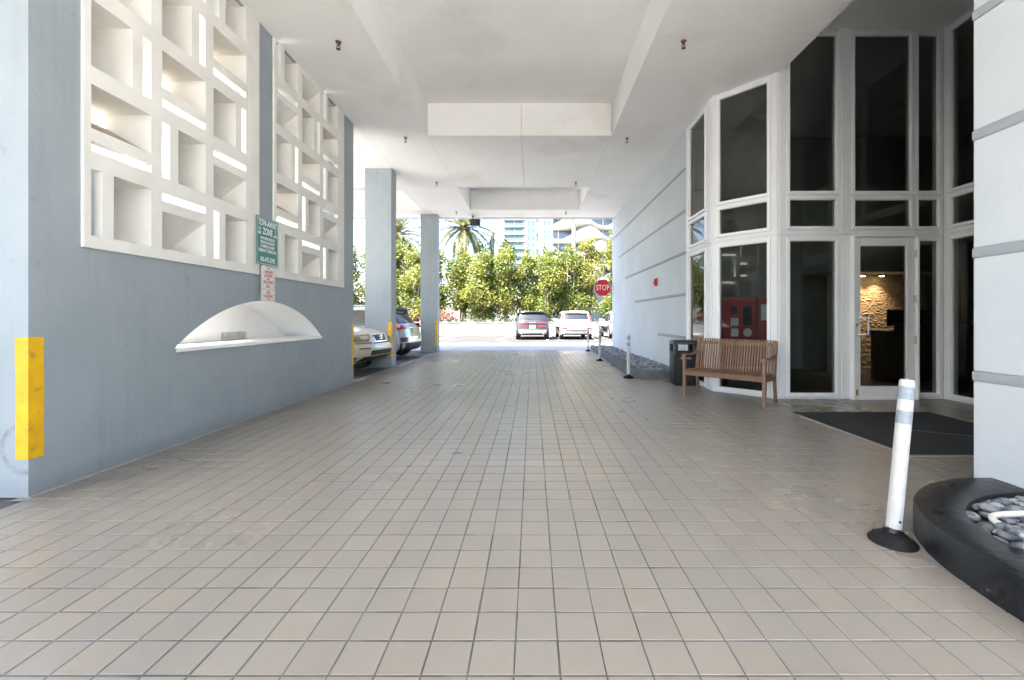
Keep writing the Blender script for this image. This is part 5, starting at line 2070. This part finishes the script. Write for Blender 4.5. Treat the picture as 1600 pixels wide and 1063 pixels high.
# ================================================================== TREES
def leaves(mb, shade, c, rx, ry, rz, n, r_, ls, base, lw_=0.55, up=0.35):
    for _ in range(n):
        while True:
            p = Vector((r_.uniform(-1, 1), r_.uniform(-1, 1), r_.uniform(-1, 1)))
            l = p.length
            if 0.25 < l < 1 and r_.random() < l ** 1.2:
                break
        q = Vector((c[0] + p.x * rx, c[1] + p.y * ry, c[2] + p.z * rz))
        d = Vector((r_.gauss(0, 1), r_.gauss(0, 1), r_.gauss(0, 0.7))) + p * 0.5
        d.normalize()
        nn = Vector((r_.gauss(0, 0.7), r_.gauss(-0.2, 0.7), r_.gauss(up, 0.7)))
        s = d.cross(nn)
        if s.length < 0.01:
            continue
        s.normalize()
        f = d.cross(s) * -1
        L = ls * r_.uniform(0.7, 1.3)
        a, b_ = q, q + d * L
        mid = q + d * L * 0.58
        k = len(mb.v)
        mb.v.extend([tuple(a), tuple(mid + s * L * lw_ * 0.5 - f * L * 0.06), tuple(b_), tuple(mid - s * L * lw_ * 0.5 - f * L * 0.06)])
        mb.f.append([k, k + 1, k + 2]); mb.f.append([k, k + 2, k + 3])
        sh = min(max(base + r_.gauss(0, 0.16), 0), 1)
        mb.mi.extend([0, 0])
        shade.extend([sh, sh])


def hedge_tree(x, y, h, seed, label, mat='leaf', n=3200, wdt=1.5, z0=0.86, ls=0.19, low=0.30, tone=0.5, name='hedge_tree'):
    r_ = random.Random(seed)
    t = thing(name, label, 'tree', (x, y, z0), 'trees behind the low white wall')
    tr_m = MB()
    tips = []
    for k in range(r_.choice((2, 3, 4))):
        a = r_.uniform(0, 6.28)
        b0 = Vector((x + 0.14 * math.cos(a), y + 0.14 * math.sin(a), z0 - 0.02))
        sp = wdt * r_.uniform(0.25, 0.55)
        pts = [b0]
        for q in (0.2, 0.42, 0.66, 0.86):
            pts.append(Vector((x + math.cos(a) * sp * q * 1.1 + r_.gauss(0, 0.06), y + math.sin(a) * sp * q * 0.8 + r_.gauss(0, 0.06), z0 + (h - z0) * q)))
        tr_m.tube(pts, [0.075, 0.06, 0.045, 0.03, 0.012], 6)
        for j in (1, 2, 3):
            for _ in range(2):
                a2 = r_.uniform(0, 6.28)
                e = pts[j] + Vector((math.cos(a2) * wdt * 0.55, math.sin(a2) * wdt * 0.5, (h - z0) * 0.13))
                md = (pts[j] + e) / 2 + Vector((0, 0, -0.05))
                tr_m.tube([pts[j], md, e], [0.028, 0.018, 0.008], 5)
    tr_m.build('trunk', M['bark'], t, smooth=True)
    mb = MB(); sh = []
    nc = 15
    for k in range(nc):
        f = low + (1 - low) * (k + 0.5) / nc
        zc = z0 + (h - z0) * f * 0.93
        a = r_.uniform(0, 6.28)
        ww = wdt * (0.62 if 0.35 < f < 0.85 else 0.42)
        cr = wdt * r_.uniform(0.36, 0.58)
        leaves(mb, sh, (x + math.cos(a) * ww * r_.uniform(0.2, 1), y + math.sin(a) * ww * 0.8 * r_.uniform(0.2, 1), zc), cr, cr * 0.9, cr * r_.uniform(0.65, 0.95), n // nc, r_, ls, min(max(tone + r_.gauss(0, 0.17), 0.05), 0.95))
    # stray shoots at the top
    for k in range(6):
        a = r_.uniform(0, 6.28)
        leaves(mb, sh, (x + math.cos(a) * wdt * 0.5 * r_.random(), y + math.sin(a) * wdt * 0.4, h * r_.uniform(0.93, 1.06)), 0.16, 0.16, 0.35, 26, r_, ls, tone + 0.1)
    mb.shade = sh
    mb.build('crown', M[mat], t)
    return t


rows_ = [(-20.5, 7.4, 'leafy hedge tree far left, seen between the blue wall end and the thick column'),
         (-18.4, 6.9, 'second leafy hedge tree from the left, beside the blue wall end'),
         (-16.2, 7.2, 'leafy hedge tree seen just past the end of the blue wall'),
         (-14.2, 7.0, 'leafy hedge tree partly hidden by the left edge of the thick column'),
         (-12.3, 7.3, 'leafy hedge tree hidden behind the thick grey column'),
         (-10.5, 7.1, 'leafy hedge tree seen just right of the thick grey column, below the left palm'),
         (-8.9, 6.6, 'leafy hedge tree next to the left face of the farthest column'),
         (-7.3, 6.5, 'leafy hedge tree just right of the farthest column'),
         (-5.6, 6.4, 'leafy hedge tree below the date palm crown'),
         (-3.9, 6.2, 'leafy hedge tree by the slim pale palm trunk'),
         (-2.1, 6.7, 'bright green hedge tree left of the dark car'),
         (-0.4, 6.2, 'leafy hedge tree directly behind the dark car'),
         (1.3, 6.0, 'leafy hedge tree in the gap between the dark car and the white car'),
         (3.0, 6.6, 'leafy hedge tree behind the white car by the brown palm trunk'),
         (4.6, 7.5, 'tall leafy hedge tree behind the STOP sign'),
         (6.3, 7.4, 'leafy hedge tree at the far end of the grooved wall'),
         (8.3, 7.0, 'leafy hedge tree hidden just beyond the grooved wall')]
for k, (x, h, lab) in enumerate(rows_):
    hedge_tree(x, 33.4 + 0.5 * ((k * 7) % 3 - 1), h, 100 + k, lab, n=6000, wdt=1.62, tone=(0.62, 0.5, 0.7, 0.56)[k % 4], low=0.20 if k % 3 else 0.12)
back = [(-17.4, 7.2, 'dark back-row tree far left behind the hedge'), (-13.0, 6.9, 'dark back-row tree behind the thick grey column'), (-9.6, 6.6, 'dark back-row tree left of the farthest column'),
        (-4.2, 7.5, 'dark back-row tree between the date palm and the slim palm trunk'), (-2.3, 8.0, 'dark green taller tree in front of the far tower balconies'),
        (0.9, 7.3, 'dark green tree below the far white tower, behind the hedge'), (2.4, 7.0, 'dark green tree left of the brown palm trunk, behind the hedge'), (7.6, 7.6, 'dark back-row tree right of the STOP sign')]
for k, (x, h, lab) in enumerate(back):
    hedge_tree(x, 37.0 + (k % 3) * 0.6, h, 300 + k, lab, mat='leaf_dark', n=4200, wdt=1.8, low=0.05, ls=0.20, tone=0.5, name='back_tree')


def date_palm(x, y, zc, seed, label, nf=46, L=3.5, r=0.24, trunk='palm_bark', z0=0.86, droop=1.0):
    r_ = random.Random(seed)
    t = thing('palm_tree', label, 'palm tree', (x, y, z0), 'palm trees beyond the parking lot')
    m = MB()
    pts, rad = [], []
    n = 22
    for k in range(n + 1):
        f = k / n
        pts.append((x + 0.12 * math.sin(f * 2.2), y, z0 - 0.05 + (zc - z0) * f))
        rad.append(r * (1.15 - 0.25 * f) * (1.0 if k % 2 else 1.09) * (1 + 0.25 * max(0, f - 0.85) / 0.15))
    m.tube(pts, rad, 10)
    m.build('trunk', M[trunk], t, smooth=False)
    top = Vector((pts[-1][0], y, zc))
    protos = []
    for v in range(3):
        fm = MB(); sh = []
        # local: frond runs along +x and curves down
        R = []
        N = 16
        for k in range(N + 1):
            f = k / N
            R.append(Vector((L * (f - 0.10 * f * f * droop), 0, L * (0.30 * f - 0.52 * f * f * droop * (0.8 + 0.2 * v)))))
        k0 = len(fm.f)
        fm.tube(R, [0.035 * (1 - 0.85 * k / N) for k in range(N + 1)], 4)
        sh += [0.9] * (len(fm.f) - k0)
        for k in range(2, N * 3):
            f = k / (N * 3)
            i = min(int(f * N), N - 1)
            p = R[i].lerp(R[i + 1], f * N - i)
            d = (R[i + 1] - R[i]).normalized()
            ll = 0.62 * math.sin(PI * (0.12 + 0.83 * f)) * r_.uniform(0.85, 1.1)
            for sd in (-1, 1):
                e = p + d * ll * 0.65 + Vector((0, sd * ll * 0.72, -0.12 * ll + r_.uniform(-0.12, 0.10)))
                w_ = d * 0.040
                q = len(fm.v)
                fm.v.extend([tuple(p - w_), tuple(p + w_), tuple(e)])
                fm.f.append([q, q + 1, q + 2]); fm.mi.append(0)
                sh.append(min(max(r_.gauss(0.5, 0.2), 0), 1))
        fm.shade = sh
        protos.append(fm)
    obs = []
    for k in range(nf):
        f = (k + 0.5) / nf
        pitch = math.radians(78 - 128 * f + r_.uniform(-8, 8))
        yaw = k * 2.39996 + r_.uniform(-0.2, 0.2)
        if k < 3:
            o = protos[k].build('frond', M['frond'], t, local=True)
            obs.append(o)
        else:
            o = inst(obs[k % 3], 'frond', t)
        o.location = top - wloc(t) + Vector((0.1 * math.cos(yaw), 0.1 * math.sin(yaw), 0.1 - 0.25 * f))
        o.rotation_euler = (0, -pitch + math.radians(12), yaw)
        s = r_.uniform(0.85, 1.08)
        o.scale = (s, s, s)
    return t


date_palm(-6.15, 38, 9.3, 1, 'date palm with spreading crown right of the farthest column', L=3.5, nf=64)
date_palm(-11.6, 36, 8.2, 2, 'low date palm with golden fronds between the two grey columns', L=3.7, nf=66)
date_palm(-3.75, 39, 14.5, 3, 'slim pale palm trunk rising out of view right of the date palm', r=0.20, trunk='royal_bark', nf=26)
date_palm(0.3, 40, 15.0, 4, 'slim palm trunk in front of the far white tower', r=0.17, trunk='royal_bark', nf=26)
date_palm(3.55, 38, 14.0, 5, 'brown palm trunk in front of the curved white balconies', r=0.19, nf=26)

# pink ti plants and low shrubs on the wall top
def tuft(x, y, z, seed, label, mat, n, ls, name, h):
    r_ = random.Random(seed)
    t = thing(name, label, 'plant', (x, y, z), 'coloured plants on the low white wall')
    st_ = MB()
    mb = MB(); sh = []
    for k in range(5):
        bx_, by_ = x + r_.uniform(-0.35, 0.35), y + r_.uniform(-0.15, 0.15)
        hh = h * r_.uniform(0.6, 1)
        st_.tube([(bx_, by_, z - 0.02), (bx_, by_, z + hh * 0.8)], 0.014, 5)
        leaves(mb, sh, (bx_, by_, z + hh * 0.75), 0.24, 0.2, hh * 0.35, n // 5, r_, ls, r_.uniform(0.1, 0.8), 0.28, 0.1)
    mb.shade = sh
    st_.build('stem', M['bark'], t)
    mb.build('foliage', M[mat], t)


for k, (x, lab) in enumerate(((-11.0, 'reddish ti plant low beside the thick column'), (-9.0, 'orange red ti plant left of the farthest column'), (-6.95, 'pink ti plant right beside the farthest column'),
                              (-6.2, 'pink ti plant below the date palm'))):
    tuft(x, 32.25, 0.86, 500 + k, lab, 'pink', 90, 0.30, 'ti_plant', 0.95)
mb = MB(); sh = []
r_ = random.Random(77)
for k in range(80):
    x = -20 + k * 0.36
    leaves(mb, sh, (x, 32.15 + r_.uniform(-0.1, 0.3), 1.02), 0.28, 0.22, r_.uniform(0.12, 0.3), 45, r_, 0.14, r_.uniform(0.2, 0.8))
mb.shade = sh
setp(mb.build('ground_cover', M['shrub'], None, local=True), 'low green shrubs along the top of the white wall', kind='stuff')

# ================================================================== FAR BUILDINGS
tw = thing('apartment_tower', 'distant white apartment tower with teal glass balconies', 'building', (-1, 196, 0))
TY, FH = 190.0, 3.22
NF = 17
m = MB()
m.box(-3.4, 9.5, TY, TY + 14, 0, NF * FH + 1)
m.box(-13.0, -3.4, TY + 1.8, TY + 14, 0, NF * FH + 1)
m.build('wall', M['tower_white'], tw)
winA = winB = slab = rail = door_ = None


def rep(proto, mk, nm, mat, x, z):
    if proto is None:
        m_ = MB(); mk(m_)
        proto = m_.build(nm, mat, tw, local=True)
        o = proto
    else:
        o = inst(proto, nm, tw)
    o.location = Vector((x, TY, z)) - wloc(tw)
    return proto


for f in range(5, NF):
    z = f * FH
    slab = rep(slab, lambda q: q.box(-4.8, 4.8, -0.4, 1.79, -0.25, 0.15), 'balcony_slab', M['tower_white'], -8.2, z)
    rail = rep(rail, lambda q: q.box(-4.75, 4.75, -0.38, -0.30, 0.15, 1.25), 'balcony_rail', M['teal_glass'], -8.2, z)
    door_ = rep(door_, lambda q: (q.box(-4.4, -0.2, 1.70, 1.78, 0.2, 2.7), q.box(0.4, 3.4, 1.70, 1.78, 0.2, 2.7)), 'balcony_door', M['tower_glass'], -8.2, z)
    for x, w_ in ((-1.65, 0.62), (0.35, 0.62), (5.4, 0.7), (7.3, 0.9)):
        winA = rep(winA, lambda q: (q.box(-0.72, 0.72, -0.05, 0.05, 0.2, 1.1), q.box(-0.72, 0.72, -0.05, 0.05, 1.16, 2.6)), 'window', M['tower_glass'], x, z)

cb = thing('curved_building', 'white building with swooping curved balconies behind the right hand trees', 'building', (18, 118, 0))
m = MB()
m.box(5.5, 45, 116, 130, 0, 46)
m.build('glass_core', M['curve_glass'], cb)
for f in range(3, 12):
    z = f * 3.6
    ph = f * 1.25
    rows = []
    slb = []
    for k in range(61):
        x = 3.2 + 0.7 * k
        q = 0.5 + 0.5 * math.sin(x * 0.42 + ph)
        d = 113.5 - 5.0 * q
        up = 0.35 + 2.5 * (0.5 + 0.5 * math.sin(x * 0.42 + ph + 0.9)) ** 1.3
        lean = 0.8
        rows.append([(x, d + 0.9, z - 0.25), (x, d, z + 0.1), (x, d - lean * 0.3, z + 0.1 + up), (x, d - lean * 0.3 + 0.25, z + 0.12 + up), (x, d + 0.25, z + 0.2)])
        slb.append([(x, d + 0.9, z - 0.25), (x, 117, z - 0.25)])
    m = MB()
    m.grid(rows)
    m.grid(slb, True)
    m.grid([[(p[0][0], p[0][1] - 0.6, z + 0.2), (p[1][0], p[1][1], z + 0.2)] for p in slb])
    m.build('balcony', M['curve_white'], cb, smooth=True, angle=40)
    m = MB()
    for x in range(7, 44, 4):
        m.box(x - 0.12, x + 0.12, 115.7, 115.98, z + 0.2, z + 3.3)
    m.build('mullions', M['curve_white'], cb)
